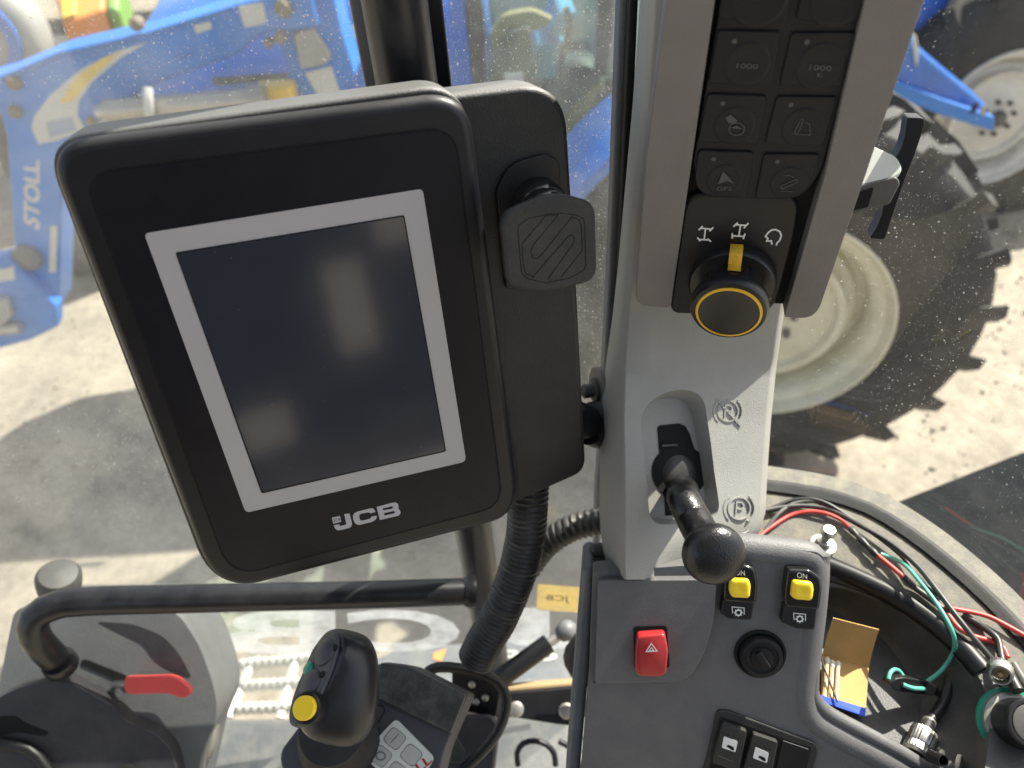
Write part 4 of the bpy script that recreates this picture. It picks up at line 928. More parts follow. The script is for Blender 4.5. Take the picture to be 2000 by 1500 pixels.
        if k in ('1000', '1000E'):
            m = text_mb(PK, '1000', [(x - 21 * s, y + 6 * s), (x + 21 * s, y + 8 * s), (x + 22 * s, y - 2 * s), (x - 19 * s, y - 4 * s)], h, .01)
            if k == '1000E':
                m2 = text_mb(PK, 'E', [(x - 6 * s, y + 19 * s), (x + 5 * s, y + 19 * s), (x + 6 * s, y + 12 * s), (x - 5 * s, y + 12 * s)], h); m.add(m2.v, m2.f)
        elif k == 'steer':
            m = MB(); m.ribbon(PK, ell(x + 4, y + 6, 15, 12, 20), 2, h, True); m.sheet(PK.pts([(x - 18, y - 16), (x - 8, y - 22), (x + 2, y - 14), (x + 6, y - 10), (x - 2, y - 4), (x - 12, y - 6)], h))
            m.sheet(PK.pts([(x - 10, y + 4), (x + 4, y - 1), (x + 16, y + 6), (x + 4, y + 5)], h))
        elif k == 'boom':
            m = MB(); m.ribbon(PK, rpoly([(x - 4, y - 18), (x + 1, y - 16), (x - 12, y + 14), (x - 18, y + 11)], 2, 2), 1.6, h, True); m.ribbon(PK, [(x + 4, y - 10), (x + 12, y - 8), (x + 14, y + 14), (x - 8, y + 13)], 1.4, h)
        elif k == 'gps':
            m = MB().sheet(PK.pts([(x - 3, y - 18), (x + 18, y + 6), (x + 4, y + 1), (x - 14, y + 8)], h))
            m2 = text_mb(PK, 'GPS', [(x - 16, y + 20), (x + 13, y + 20), (x + 14, y + 12), (x - 15, y + 12)], h, .01); m.add(m2.v, m2.f)
        elif k == 'tip':
            m = MB(); m.ribbon(PK, rpoly([(x - 16, y + 6), (x + 16, y - 8), (x + 18, y - 2), (x - 14, y + 12)], 3, 3), 1.6, h, True); m.ribbon(PK, [(x - 10, y - 14), (x + 2, y - 16), (x + 10, y - 10)], 1.4, h); m.ribbon(PK, [(x - 16, y + 16), (x + 10, y + 17)], 1.2, h)
        if m: m.build('key_symbol', 'key_print', b, smooth=False)
    # rotary switch plate
    pl_ = MB().prism(PK.pts(rpoly([(1338, 378), (1566, 384), (1552, 470), (1512, 624), (1312, 616), (1308, 590)], [42, 40, 5, 52, 50, 10], 8)), n, -.012, -.001).build('switch_plate', 'black', t, bevel=.003, seg=4, top=n)
    def sym(lines, wd):
        m = MB()
        for j, l in enumerate(lines): m.ribbon(PK, l, wd, -.0004 + j * .00002)
        m.build('steering_symbol', 'white_print', pl_, smooth=False)
    def z(l): return [(1280 + x * .22006, 350 + y * .22006) for x, y in l]
    sym([z([(385, 455), (420, 420)]), z([(480, 465), (515, 430)]), z([(402, 437), (500, 447)]), z([(445, 440), (433, 540)]), z([(385, 537), (480, 543)]), z([(372, 520), (400, 553)]), z([(462, 530), (494, 557)])], 3.0)
    sym([z([(693, 425), (733, 388)]), z([(785, 437), (828, 392)]), z([(712, 407), (808, 413)]), z([(757, 410), (740, 510)]), z([(685, 505), (790, 510)]), z([(683, 482), (682, 530)]), z([(797, 485), (780, 534)])], 3.0)
    sym([z([(1035, 585), (1030, 550), (990, 552), (1000, 530), (978, 512), (1000, 480), (1030, 455), (1070, 450), (1105, 468), (1118, 505), (1105, 545), (1080, 570), (1073, 592)])], 3.2)
    # rotary knob
    kb = PK.at(1430, 548, -.001); ka = Vector((-.31, -.94, -.12)).normalized()
    kn = MB().lathe(kb, ka, [(.0278, -.002), (.0276, .005), (.0262, .0072), (.0205, .0075)], 48).build('rotary_knob', 'knob_black', t)
    fl_ = lambda a, h: 1 - .05 * (max(0, math.cos(a * 9)) ** 6)
    MB().lathe(kb, ka, [(.0200, .006), (.0196, .018), (.0204, .020), (.0236, .0215), (.0242, .0235), (.0240, .0285), (.0226, .0310), (.0190, .0322), (.0170, .0324)], 72, rf=lambda a, h: fl_(a, h) if h < .0195 else 1).build('grip', 'knob_black', kn, sharp=30)
    MB().lathe(kb, ka, [(.0186, .0320), (.0187, .0328), (.0202, .0324), (.0203, .0316)], 64, cap=False).build('yellow_ring', 'yellow', kn)
    MB().lathe(kb, ka, [(.0186, .0326), (.0180, .0320), (.015, .0318), (.001, .0317)], 48, cap=False).build('cap', 'black_matte', kn, sharp=80)
    pk2 = Pl(kb + ka * .0320, ka); c0 = kb + ka * .0320
    u_ = (pk2.hit(1460, 607) - pk2.hit(1400, 607)).normalized(); v_ = ka.cross(u_).normalized()
    if v_.z < 0: v_ = -v_
    lt = MB(); word = 'JCB ORIGIN  ICE DESIGN  '; R0 = .0148
    for i, ch in enumerate(word):
        if ch == ' ': continue
        a = R(62) - 2 * math.pi * i / len(word)
        cu = text_mb(pk2, ch, [(0, 0), (1, 0), (1, 1), (0, 1)], 0)
        # re-lay the unit letter on the ring
        q = [Vector((0, 0)), Vector((1, 0)), Vector((1, 1)), Vector((0, 1))]
        P0 = pk2.at(0, 0, 0); ex = pk2.at(1, 0, 0) - P0; ey = pk2.at(0, 1, 0) - P0
        rad_ = u_ * math.cos(a) + v_ * math.sin(a); tan = u_ * math.sin(a) - v_ * math.cos(a)
        vs = []
        g = Matrix(((ex.dot(ex), ex.dot(ey)), (ex.dot(ey), ey.dot(ey)))).inverted()
        for p in cu.v:
            d_ = p - P0; s_ = g @ Vector((d_.dot(ex), d_.dot(ey)))
            vs.append(c0 + rad_ * (R0 - .0011 + .0022 * s_[1]) + tan * (.0022 * (s_[0] - .5)) + ka * .0001)
        lt.add(vs, cu.f)
    lt.build('cap_lettering', 'key_print', kn, smooth=False)
    # yellow pointer
    side = (PK.hit(1445, 500) - PK.hit(1430, 500)).normalized()
    p0 = PK.at(1439, 484, -.001); p1 = kb + ka * .0215 + (p0 - kb).normalized() * .0195
    p1 = kb + ka * .019 + ((p0 - kb) - ka * (p0 - kb).dot(ka)).normalized() * .0207
    e = ((p0 - kb) - ka * (p0 - kb).dot(ka)).normalized(); sd = ka.cross(e).normalized() * .0039
    pts = []
    rows = []
    for (r_, h_) in ((.0285, .000), (.0285, .0060), (.0272, .0084), (.0240, .0092), (.0208, .0105), (.0204, .0160)):
        q = kb + e * r_ + ka * h_; rows.append([q - sd, q - sd * .8 + e * .0006 + ka * .0004, q + sd * .8 + e * .0006 + ka * .0004, q + sd, kb + e * .0200 + ka * min(h_, .0155) + sd, kb + e * .0200 + ka * min(h_, .0155) - sd])
    MB().loft(rows).build('pointer', 'yellow', kn, sharp=40)
    MB().lathe(kb + e * .0252 + ka * .0090, (ka + e * .25), [(.0016, .0), (.0015, .0006), (.0002, .0002)], 14, cap=False).build('pointer_dimple', 'yellow', kn)
    return PT
pillar()

# ================================================================ SWITCH CONSOLE
PC = Pl(P(1300, 1250, .545), (-.12, -.82, .56))
def console():
    t = thing('switch_console', 'dark grey side console with red hazard switch and two yellow rockers', 'console', PC.at(1350, 1500, -.06))
    n = PC.n
    out = rpoly([(1158, 1118), (1398, 1100), (1400, 1058), (1600, 1078), (1614, 1096), (1602, 1220), (1588, 1330), (1584, 1372), (1604, 1408), (1670, 1446), (1760, 1494), (1900, 1580), (1130, 1580), (1150, 1330)], [5, 3, 22, 26, 16, 5, 12, 26, 26, 20, 20, 5, 5, 5], 7)
    body = MB().prism(PC.pts(out), n, -.022, 0).build('body', 'console', t, bevel=.012, seg=7, top=n)
    blk = MB().prism(PC.pts(rpoly([(1168, 1126), (1397, 1124), (1392, 1200), (1374, 1268), (1340, 1322), (1162, 1326)], [10, 8, 20, 20, 24, 4], 6)), n, -.004, .007).build('raised_block', 'console', t, bevel=.0112, seg=9, top=n)
    MB().tube([PC.at(x, y, -.0092) for x, y in ((1404, 1080), (1440, 1078), (1520, 1086), (1578, 1094), (1594, 1104), (1596, 1126), (1590, 1200), (1579, 1290), (1572, 1345), (1574, 1382), (1592, 1416), (1650, 1452), (1740, 1500), (1850, 1570))], .0112, 20, .006).build('rolled_edge', 'console', t)
    MB().prism(PC.pts([(1160, 1330), (1330, 1326), (1330, 1328), (1160, 1333)]), n, 0, .0008).build('seam', 'void', t, smooth=False)
    # side cheek
    MB().prism(PC.pts([(1136, 1130), (1160, 1126), (1150, 1330), (1128, 1580), (1100, 1580)]), n, -.08, -.018).build('side_cheek', 'tank_blue_grey', t, bevel=.004)
    for y in (1075, 1098, 1140, 1180):
        MB().lathe(P(1163, y, .60), (-1, -.1, .2), [(.006, -.01), (.006, .003), (.003, .005)], 12).build('side_screw', 'wire_grey', t)
    # hazard switch
    pb = Pl(PC.o + n * .007, n)
    hz = MB().prism(pb.pts(rpoly([(1237, 1222), (1303, 1220), (1308, 1304), (1238, 1306)], 8)), n, -.002, .0008).build('hazard_switch', 'void', t, bevel=.0004)
    rows = []
    q = [(1243, 1232), (1297, 1228), (1303, 1260), (1299, 1306), (1289, 1312), (1247, 1311), (1239, 1300), (1240, 1262)]
    prof = [(0, 1.0), (.006, 1.0), (.0075, .97), (.0082, .9)]
    cxy = Vector((1270, 1270))
    for h, s_ in prof:
        rows.append([pb.at(*(cxy + (Vector(p) - cxy) * s_), h + (.0012 * math.sin((p[1] - 1228) / 84 * math.pi) if h > .005 else 0)) for p in rpoly(q, 7, 4)])
    cap = MB().loft(rows).build('switch_cap', 'red', hz, sharp=50)
    ph = Pl(pb.o + n * .0092, n)
    def z(l): return [(1150 + x * .25, 975 + y * .25) for x, y in l]
    m = MB(); m.ribbon(ph, [(1272, 1256), (1283.5, 1271), (1262, 1272)], 2.2, .0006, True); m.ribbon(ph, [(1272.5, 1264), (1277, 1269.5), (1267.5, 1270)], 1.6, .0006, True)
    m.build('triangle_mark', 'white_print', cap, smooth=False)
    # yellow rocker switches
    def rocker(body_q, yq, on_q, ic, lower):
        b = MB().prism(PC.pts(rpoly(body_q, 7, 5)), n, -.002, .009).build('rocker_switch', 'black_gloss', t, bevel=.0022, seg=4, top=n)
        MB().prism(PC.pts(rpoly(lower, 4, 4)), n, -.002, .0078).build('rocker_foot', 'black', b, bevel=.0012, top=n)
        pl = Pl(PC.o + n * .009, n)
        c = Vector((sum(p[0] for p in yq) / len(yq), sum(p[1] for p in yq) / len(yq))); rows = []
        for h, s_ in ((-.001, 1.0), (.0006, .99), (.0018, .96), (.0026, .88), (.0030, .7), (.0028, .35), (.0024, .05)):
            rows.append([pl.at(*(c + (Vector(p) - c) * s_), h) for p in rpoly(yq, 7, 5)])
        MB().loft(rows).build('rocker_lens', 'yellow_bright', b, sharp=80)
        pt_ = Pl(PC.o, n)
        text_mb(pl, 'ON', [(a_, b_ - 3) for a_, b_ in on_q], .0003).build('on_lettering', 'white_print', b, smooth=False)
        x, y = ic; m = MB(); hh = .0081
        m.ribbon(PC, [(x - 11, y + 4), (x - 12, y - 9), (x + 11, y - 7), (x + 11, y + 6)], 1.6, hh)
        m.ribbon(PC, ell(x, y + 2, 5.5, 5, 16), 2.6, hh + .00003, True)
        for k in range(8):
            a = k * math.pi / 4; m.ribbon(PC, [(x + 6 * math.cos(a), y + 2 + 5.6 * math.sin(a)), (x + 8.5 * math.cos(a), y + 2 + 8 * math.sin(a))], 2, hh + .00006)
        m.build('pto_symbol', 'white_print', b, smooth=False)
    rocker([(1532, 1103), (1575, 1104), (1596, 1118), (1599, 1140), (1593, 1182), (1528, 1176), (1526, 1150)], [(1546, 1131), (1585, 1135), (1589, 1148), (1585, 1172), (1551, 1169), (1542, 1162)], [(1556, 1131), (1576, 1134), (1576, 1124), (1557, 1120)], (1556, 1197), [(1527, 1172), (1590, 1180), (1585, 1221), (1550, 1219), (1521, 1207)])
    rocker([(1418, 1092), (1456, 1096), (1470, 1102), (1476, 1130), (1472, 1170), (1409, 1165), (1410, 1120)], [(1425, 1128), (1461, 1129), (1466, 1140), (1464, 1167), (1427, 1165), (1422, 1150)], [(1436, 1126), (1455, 1127), (1454, 1117), (1437, 1116)], (1438, 1185), [(1408, 1162), (1469, 1168), (1464, 1202), (1418, 1200), (1404, 1190)])
    # power socket cap
    c = PC.hit(1484, 1276)
    k = .041 / 41 * .53 / F * 1428 * 1.0
    sk = MB().lathe(c, n, [(.0185, -.002), (.0185, .0015), (.0168, .002), (.0168, .0005)], 40).build('power_socket', 'void', t)
    MB().lathe(c, n, [(.0152, -.001), (.0152, .006), (.0142, .0075), (.0120, .0078), (.0112, .0068), (.0085, .0066), (.0078, .0082), (.006, .0085), (.0003, .0085)], 40).build('socket_cap', 'black', sk, sharp=40)
    u1 = (PC.hit(1494, 1292) - PC.hit(1474, 1260)).normalized(); u2 = n.cross(u1)
    MB().prism([c + u1 * a + u2 * b for a, b in ((-.007, -.0024), (.007, -.0024), (.007, .0024), (-.007, .0024))], n, .008, .0115).build('pull_tab', 'black', sk, bevel=.001)
    # lower switch bank
    pn = MB().prism(PC.pts(rpoly([(1382, 1470), (1400, 1384), (1420, 1385), (1592, 1448), (1598, 1462), (1560, 1600), (1350, 1580)], [5, 12, 10, 14, 8, 5, 5])), n, -.002, .0022).build('switch_bank', 'black_matte', t, bevel=.0012, top=n)
    MB().prism(PC.pts([(1392, 1470), (1406, 1396), (1582, 1456), (1556, 1580), (1360, 1570)]), n, .002, .0024).build('bank_well', 'void', pn, smooth=False)
    MB().prism(PC.pts(rpoly([(1526, 1441), (1579, 1459), (1552, 1570), (1500, 1560)], 3)), n, .002, .0032).build('blank_plate', 'black', pn, bevel=.0006, top=n)
    for q, sq, ln, car in (([(1409, 1402), (1456, 1419), (1440, 1498), (1388, 1480)], [(1411, 1428), (1438, 1438), (1433, 1459), (1407, 1450)], [(1399, 1465), (1430, 1478)], (1423, 1447)),
                           ([(1468, 1423), (1516, 1440), (1500, 1520), (1447, 1500)], [(1472, 1449), (1498, 1460), (1494, 1480), (1467, 1470)], [(1459, 1488), (1489, 1501)], (1484, 1468))):
        b = MB().prism(PC.pts(rpoly(q, 4, 4)), n, .002, .0062).build('switch_button', 'black_matte', pn, bevel=.001, top=n)
        MB().prism(PC.pts(rpoly(sq, 2.5, 3)), n, .006, .00635).build('symbol_tile', 'white_print', b, smooth=False)
        x, y = car; m = MB()
        m.sheet(PC.pts([(x - 8, y + 0), (x - 5, y - 1.5), (x - 4, y - 3), (x + 6, y + 1), (x + 8, y + 6), (x + 6, y + 9), (x + 2, y + 7), (x - 2, y + 4)], .0065))
        m.build('vehicle_symbol', 'void', b, smooth=False)
        m = MB().ribbon(PC, ln, 1.7, .0063); m.build('marker_line', 'wire_grey', b, smooth=False)
        m = MB()
        for k in range(4): m.lathe(PC.at(sq[0][0] - 2 + k * 10, sq[0][1] - 7 + k * 3.6, .0062), n, [(.0006, 0), (.0006, .0001)], 8)
        m.build('braille_dot', 'void', b, smooth=False)
    # padded rim between console and tray
    rim = [(1612, 1088), (1606, 1180), (1596, 1270), (1590, 1335), (1594, 1372), (1624, 1402), (1690, 1438), (1770, 1482), (1860, 1540)]
    MB().tube([PC.at(x, y, -.006) for x, y in rim], .0052, 14, .006).build('tray_rim', 'console_top', t)
console()

# ================================================================ LOOSE THINGS ON THE RIGHT
def wire(name, pts, r, mat, label, cat='wire', group=None):
    o = MB().tube([PZ(x, y, z) for x, y, z in pts], r, 10, .004).build(name, mat, None)
    return tag(o, label, cat, group)
def loose():
    a = ZS + .006; b = ZS + .010
    # red lead with taped joint
    t = thing('spliced_wire', 'red wire joined with black tape lying along the sill', 'wire', PZ(1600, 1010, a))
    MB().tube([PZ(x, y, z) for x, y, z in ((1470, 1058, a), (1505, 1030, a), (1550, 1004, a), (1600, 1000, b), (1640, 1014, b), (1664, 1034, b))], .0018, 10, .004).build('red_lead', 'wire_red', t)
    MB().tube([PZ(x, y, z) for x, y, z in ((1660, 1031, b), (1680, 1052, b), (1700, 1072, b), (1714, 1086, b))], lambda L, u: .0027 + .0004 * math.sin(u * 17), 10, .002).build('tape', 'wire_black', t)
    MB().tube([PZ(x, y, z) for x, y, z in ((1712, 1083, b), (1740, 1106, b), (1766, 1128, b))], .0020, 10, .004).build('red_lead', 'wire_red', t)
    MB().tube([PZ(x, y, z) for x, y, z in ((1764, 1126, b), (1790, 1150, a), (1815, 1168, a), (1838, 1186, a), (1852, 1198, a))], .0026, 10, .004).build('tape', 'wire_black', t)
    wire('red_wire', ((1846, 1184, b), (1862, 1189, b), (1890, 1194, b), (1930, 1204, b), (1970, 1224, b), (2020, 1252, b)), .0019, 'wire_red', 'bright red wire running off the right edge above the tray')
    wire('red_wire', ((1842, 1188, a), (1856, 1206, a), (1874, 1228, a), (1905, 1244, a), (1940, 1253, a), (1960, 1266, a), (1968, 1284, a)), .0021, 'wire_red', 'red wire dipping over the tray lip towards the metal connectors')
    wire('black_cable', ((1470, 1002, b), (1520, 992, b), (1570, 988, b), (1620, 996, b), (1680, 1026, b + .004), (1740, 1062, b + .006), (1790, 1104, b + .008), (1826, 1148, b + .01), (1870, 1206, b + .01), (1915, 1262, b + .006), (1945, 1296, b)), .0023, 'wire_black', 'long black cable arching across the sill to the metal connectors', 'cable')
    wire('black_wire', ((1500, 996, a), (1545, 978, b), (1585, 975, b + .003), (1620, 986, b + .003), (1670, 1018, b), (1725, 1056, b), (1765, 1090, b), (1785, 1118, b), (1812, 1146, a), (1840, 1166, a)), .0019, 'wire_black', 'thin black wire beside the red spliced wire on the sill')
    wire('grey_wire', ((1470, 1066, a), (1495, 1036, a), (1520, 1004, b), (1550, 984, b), (1590, 979, b + .002), (1625, 992, b)), .0019, 'wire_grey', 'thin grey wire curving up from behind the brake lever')
    wire('black_wire', ((1880, 1200, a), (1910, 1218, a), (1938, 1238, b), (1950, 1252, b), (1955, 1280, b), (1962, 1310, b)), .0026, 'wire_black', 'short bent black wire entering the plug at the right edge')
    # green wire through its clip
    wire('green_wire', ((1720, 1082, b), (1742, 1090, b), (1768, 1104, b + .004), (1798, 1138, b + .01), (1830, 1180, b + .01), (1854, 1220, b + .008), (1865, 1252, b), (1860, 1278, ZS - .012), (1840, 1308, ZS - .02), (1808, 1334, ZS - .026)), .0017, 'wire_green', 'pale green wire looping down to the black clip in the tray')
    zc = ZF + .030
    cl = thing('wire_clip', 'black oval clip threaded with green wire standing in the tray', 'clip', PZ(1785, 1360, ZF))
    pc = Pl(PZ(1788, 1342, zc), (.25, -.75, .6))
    pb = MB().prism(pc.pts(rpoly([(1738, 1338), (1750, 1325), (1768, 1323), (1812, 1330), (1832, 1342), (1838, 1354), (1822, 1360), (1750, 1350)], 5)), pc.n, -.010, 0).build('body', 'black', cl, bevel=.0014)
    MB().prism(pc.pts(rpoly([(1758, 1333), (1806, 1341), (1812, 1349), (1762, 1343)], 4)), pc.n, 0, .0004).build('slot', 'void', pb, smooth=False)
    MB().tube([pc.at(1763, 1337, .0), pc.at(1775, 1341, .002), pc.at(1790, 1343,   .002), pc.at(1805, 1345, .0)], .0017, 10, .003).build('wire_bridge', 'wire_green', cl)
    MB().tube([pc.at(1743, 1331, -.004), pc.at(1750, 1321, -.006), pc.at(1762, 1316, -.008), pc.at(1772, 1319, -.008), pc.at(1776, 1328, -.006)], .0016, 10, .003).build('wire_loop', 'wire_green', cl)
    for x, y in ((1741, 1334), (1834, 1352), (1833, 1358)): MB().lathe(pc.at(x, y, -.003), pc.n, [(.0016, -.002), (.0016, .004)], 8).build('lug', 'black', pb)
    # coaxial cable with its connector
    c = thing('coaxial_cable', 'thick black coaxial cable with silver screw connector in the tray', 'cable', PZ(1840, 1400, ZF))
    MB().tube([PZ(x, y, z) for x, y, z in ((1600, 1122, ZS - .01), (1650, 1136, ZS - .01), (1710, 1158, ZS - .01), (1770, 1182, ZS - .012), (1815, 1215, ZS - .014), (1843, 1262, ZS - .02), (1855, 1310, ZS - .03), (1850, 1352, ZS - .036), (1832, 1388, ZS - .04), (1812, 1412, ZS - .04))], .0040, 14, .005).build('cable', 'wire_black', c)
    p0, p1 = PZ(1816, 1406, ZS - .04), PZ(1792, 1462, ZS - .043); ax = p1 - p0; L = ax.length
    MB().lathe(p0, ax, [(.0046, 0), (.0050, .001), (.0050, .008), (.0044, .0085)], 20).build('ferrule', 'metal_dull', c)
    kn = lambda t_, h: 1 + .03 * math.cos(t_ * 26)
    MB().lathe(p0 + ax.normalized() * .0085, ax, [(.0060, 0), (.0092, .002), (.0095, .004), (.0095, .013), (.0088, .0145), (.0095, .016), (.0095, .020), (.007, .022)], 56, rf=kn).build('screw_nut', 'metal', c)
    wire('grey_cable', ((1595, 1138, ZS - .014), (1650, 1146, ZS - .014), (1700, 1162, ZS - .014), (1760, 1184, ZS - .016), (1805, 1216, ZS - .02), (1836, 1262, ZS - .03), (1840, 1290, ZS - .045)), .0028, 'wire_grey', 'grey cable lying beside the coaxial cable under the tray lip', 'cable')
    # matchbook
    m = thing('matchbook', 'open tan matchbook with pale matches and blue edge in the tray', 'matchbook', PZ(1650, 1360, ZF))
    zb = ZF + .010
    base_q = [PZ(1606, 1281, zb), PZ(1697, 1305, zb), PZ(1690, 1398, zb - .004), PZ(1603, 1366, zb - .004)]
    nb = (base_q[1] - base_q[0]).cross(base_q[3] - base_q[0]).normalized(); nb = nb if nb.z > 0 else -nb
    MB().prism(base_q, nb, -.0012, 0).build('base_card', 'card', m, smooth=False)
    h0, h1 = base_q[0], base_q[1]
    t0 = P(1627, 1207, 0.0 + (h0 - CAM).dot(ray(1606, 1281)) / ray(1606, 1281).length_squared - .012)
    t1 = P(1717, 1230, (h1 - CAM).dot(ray(1697, 1305)) / ray(1697, 1305).length_squared - .012)
    mid0 = (h0 + t0) / 2; mid1 = (h1 + t1) / 2; nl = (h1 - h0).cross(t0 - h0).normalized(); nl = nl if nl.y < 0 else -nl
    rows = []
    for k in range(7):
        u = k / 6; bow = nl * (-.0022 * math.sin(math.pi * u)); A = h0.lerp(t0, u) + bow; B = h1.lerp(t1, u) + bow
        rows.append([A, B, B - nl * .0008, A - nl * .0008])
    MB().loft(rows).build('lid', 'card', m, sharp=50)
    for i, (x, y, x2, y2) in enumerate(((1616, 1290, 1611, 1362), (1626, 1296, 1622, 1366), (1637, 1298, 1634, 1370))):
        pa, pb_ = PZ(x, y, zb + .003), PZ(x2, y2, zb + .0015)
        mt = MB().tube([pa, pb_], .0016, 6, .02).build('match', 'match_wood', m)
        MB().lathe(pa, pa - pb_, [(.0012, -.004), (.0023, -.002), (.0023, .001), (.001, .003)], 10).build('match_head', 'match_head', mt)
    MB().prism([PZ(1603, 1358, zb + .002), PZ(1690, 1384, zb + .002), PZ(1689, 1400, zb + .001), PZ(1602, 1370, zb + .001)], nb, -.001, .001).build('striker_band', 'blue_ink', m, smooth=False)
    wire('wire_end', ((1602, 1262, zb + .012), (1606, 1292, zb + .008), (1620, 1330, zb + .007), (1636, 1372, zb + .005)), .0008, 'wire_black', 'hair thin black wire end lying across the matchbook')
    # sill bolt
    s = thing('sill_bolt', 'shiny metal bolt standing on the sill behind the rockers', 'bolt', PZ(1607, 1062, ZS))
    o = PZ(1607, 1064, ZS + .003); up = Vector((.05, .02, 1))
    MB().lathe(o, up, [(.0112, 0), (.0112, .0012), (.009, .0022)], 24).build('washer', 'metal_dull', s)
    MB().lathe(o, up, [(.0072, .002), (.0072, .007), (.005, .008)], 6).build('nut', 'metal', s)
    MB().lathe(o, up, [(.0034, .007), (.0034, .015), (.0062, .016), (.0066, .019), (.005, .0215), (.001, .022)], 20).build('stud', 'metal', s)
    # small round connector
    b = thing('screw_connector', 'small knurled silver connector with brass centre at the tray edge', 'connector', PZ(1955, 1330, ZS))
    p0, p1 = PZ(1952, 1298, ZS + .014), PZ(1957, 1345, ZS + .010); ax = (p1 - p0 + (CAM - p1) * .05)
    MB().lathe(p0, ax, [(.0016, -.004), (.002, .006)], 10).build('pin', 'metal_dull', b)
    MB().lathe(p0 + ax.normalized() * .004, ax, [(.005, 0), (.0078, .002), (.0084, .004), (.0084, .010), (.0074, .0115), (.0070, .016), (.0058, .016), (.0058, .010)], 44, rf=lambda t_, h: 1 + (.03 * math.cos(t_ * 22) if h < .0105 else 0), cap=False).build('nut', 'metal', b)
    MB().lathe(p0 + ax.normalized() * .014, ax, [(.0052, -.003), (.0052, 0), (.0015, .0005), (.0015, .005)], 16).build('centre', 'cloth_tan', b)
    for i, (x, y, x2, y2, mt, r_) in enumerate(((1962, 1302, 1988, 1350, 'wire_black', .0042), (1978, 1298, 2012, 1352, 'wire_grey', .0038))):
        o = MB().tube([PZ(x, y, ZS + .012), PZ(x2, y2, ZS + .014)], r_, 12, .01).build('cable_sleeve', mt, None)
        tag(o, ['black heat shrink sleeve beside the round connector', 'grey ribbed sleeve at the right edge above the black plug'][i], 'sleeve')
    # plug with green ring
    g = thing('power_plug', 'black ribbed plug with grey button and green ring at the right edge', 'plug', PZ(1972, 1425, ZS - .01))
    pl = PZ(1974, 1412, ZS - .008); top = P(1990, 1362, (PZ(1974, 1412, ZS).length * 0 + .505)); ax = (Vector((-.10, -.42, .90))).normalized()
    MB().lathe(pl, ax, [(.0235, 0), (.0240, .002), (.0235, .004), (.0205, .0045)], 48).build('green_ring', 'green_ring', g)
    MB().lathe(pl, ax, [(.0208, .003), (.0205, .007), (.0180, .008)], 48).build('metal_ring', 'metal_dull', g)
    MB().lathe(pl, ax, [(.0165, .006), (.0168, .012), (.0165, .026), (.0168, .0275), (.0168, .031), (.0158, .0325), (.0140, .0326), (.0134, .0318)], 48, rf=lambda t_, h: 1 + (.012 * math.sin(t_ * 40) if .011 < h < .027 else 0)).build('body', 'black', g, sharp=30)
    MB().lathe(pl, ax, [(.0132, .0312), (.0130, .0324), (.0115, .0328), (.0005, .0329)], 40).build('button', 'wire_grey', g)
    pm = Pl(pl + ax * .0329, ax); cc = pl + ax * .0329
    ux = (pm.hit(2010, 1370) - pm.hit(1980, 1370)).normalized(); uy = ax.cross(ux).normalized(); uy = uy if uy.z > 0 else -uy
    MB().sheet([cc - ux * .003 - uy * .0055 + (ux * math.cos(a) + uy * math.sin(a) * .8) * .0024 + ax * .0002 for a in [i * math.pi / 8 for i in range(16)]]).build('white_mark', 'white_print', g, smooth=False)
    rr = [cc - ux * .002 + uy * .0045 + (ux * math.cos(a) + uy * math.sin(a)) * r_ + ax * .0002 for r_ in (.0022, .0030) for a in [R(20 + i * 32) for i in range(10)]]
    MB().add(rr, [(i, i + 1, i + 11, i + 10) for i in range(9)]).build('arc_mark', 'white_print', g, smooth=False)
    # clip and spool at the lower tray edge
    o = MB().lathe(PZ(1836, 1492, ZF + .02), (.7, -.5, .4), [(.010, 0), (.010, .002), (.004, .003), (.004, .010), (.010, .011), (.010, .013)], 24).build('cable_spool', 'wire_grey', None)
    tag(o, 'small dull brown spool at the bottom of the tray', 'spool')
    o = MB().lathe(PZ(1818, 1476, ZF + .03), (.2, -.6, .75), [(.0042, 0), (.0042, .012), (.0036, .012), (.0036, .004)], 18).build('plastic_sleeve', 'black', None)
    tag(o, 'tiny black open sleeve beside the silver screw connector', 'sleeve')
loose()

def cradle():
    t = thing('phone_cradle', 'black and silver spring phone cradle behind the keypad pillar', 'phone holder', P(1690, 430, .45))
    pa = Pl(P(1700, 350, .445), (-.25, -.55, .80))
    ar = MB().prism(pa.pts(rpoly([(1600, 250), (1668, 268), (1752, 306), (1765, 335), (1740, 350), (1690, 362), (1600, 380)], [5, 10, 12, 14, 12, 10, 5])), pa.n, -.004, 0).build('silver_arm', 'label_white', t, bevel=.0015)
    MB().lathe(pa.at(1672, 356, 0), pa.n, [(.003, 0), (.003, .001), (.001, .0014)], 14).build('rivet', 'metal', ar)
    pf = Pl(P(1700, 385, .447), (-.15, -.95, .22))
    MB().prism(pf.pts(rpoly([(1610, 378), (1680, 362), (1752, 345), (1760, 358), (1738, 400), (1702, 408), (1672, 418), (1610, 425)], 6)), pf.n, -.012, 0).build('arm_front', 'wire_grey', t, bevel=.0016)
    MB().prism(pf.pts(rpoly([(1650, 382), (1706, 366), (1694, 404), (1650, 414)], 3)), pf.n, 0, .0008).build('arm_opening', 'void', t, smooth=False)
    jaw = [(1772, 229), (1802, 230), (1807, 239), (1799, 266), (1786, 304), (1770, 344), (1756, 384), (1742, 426), (1728, 468), (1698, 466), (1712, 444), (1722, 420), (1726, 398), (1742, 372), (1738, 348), (1724, 334), (1746, 312), (1760, 290), (1767, 264)]
    pj = Pl(P(1755, 350, .452), (-.35, -.90, .25))
    MB().prism(pj.pts(rpoly(jaw, 4, 3)), pj.n, -.022, 0).build('jaw', 'black', t, bevel=.0014)
cradle()

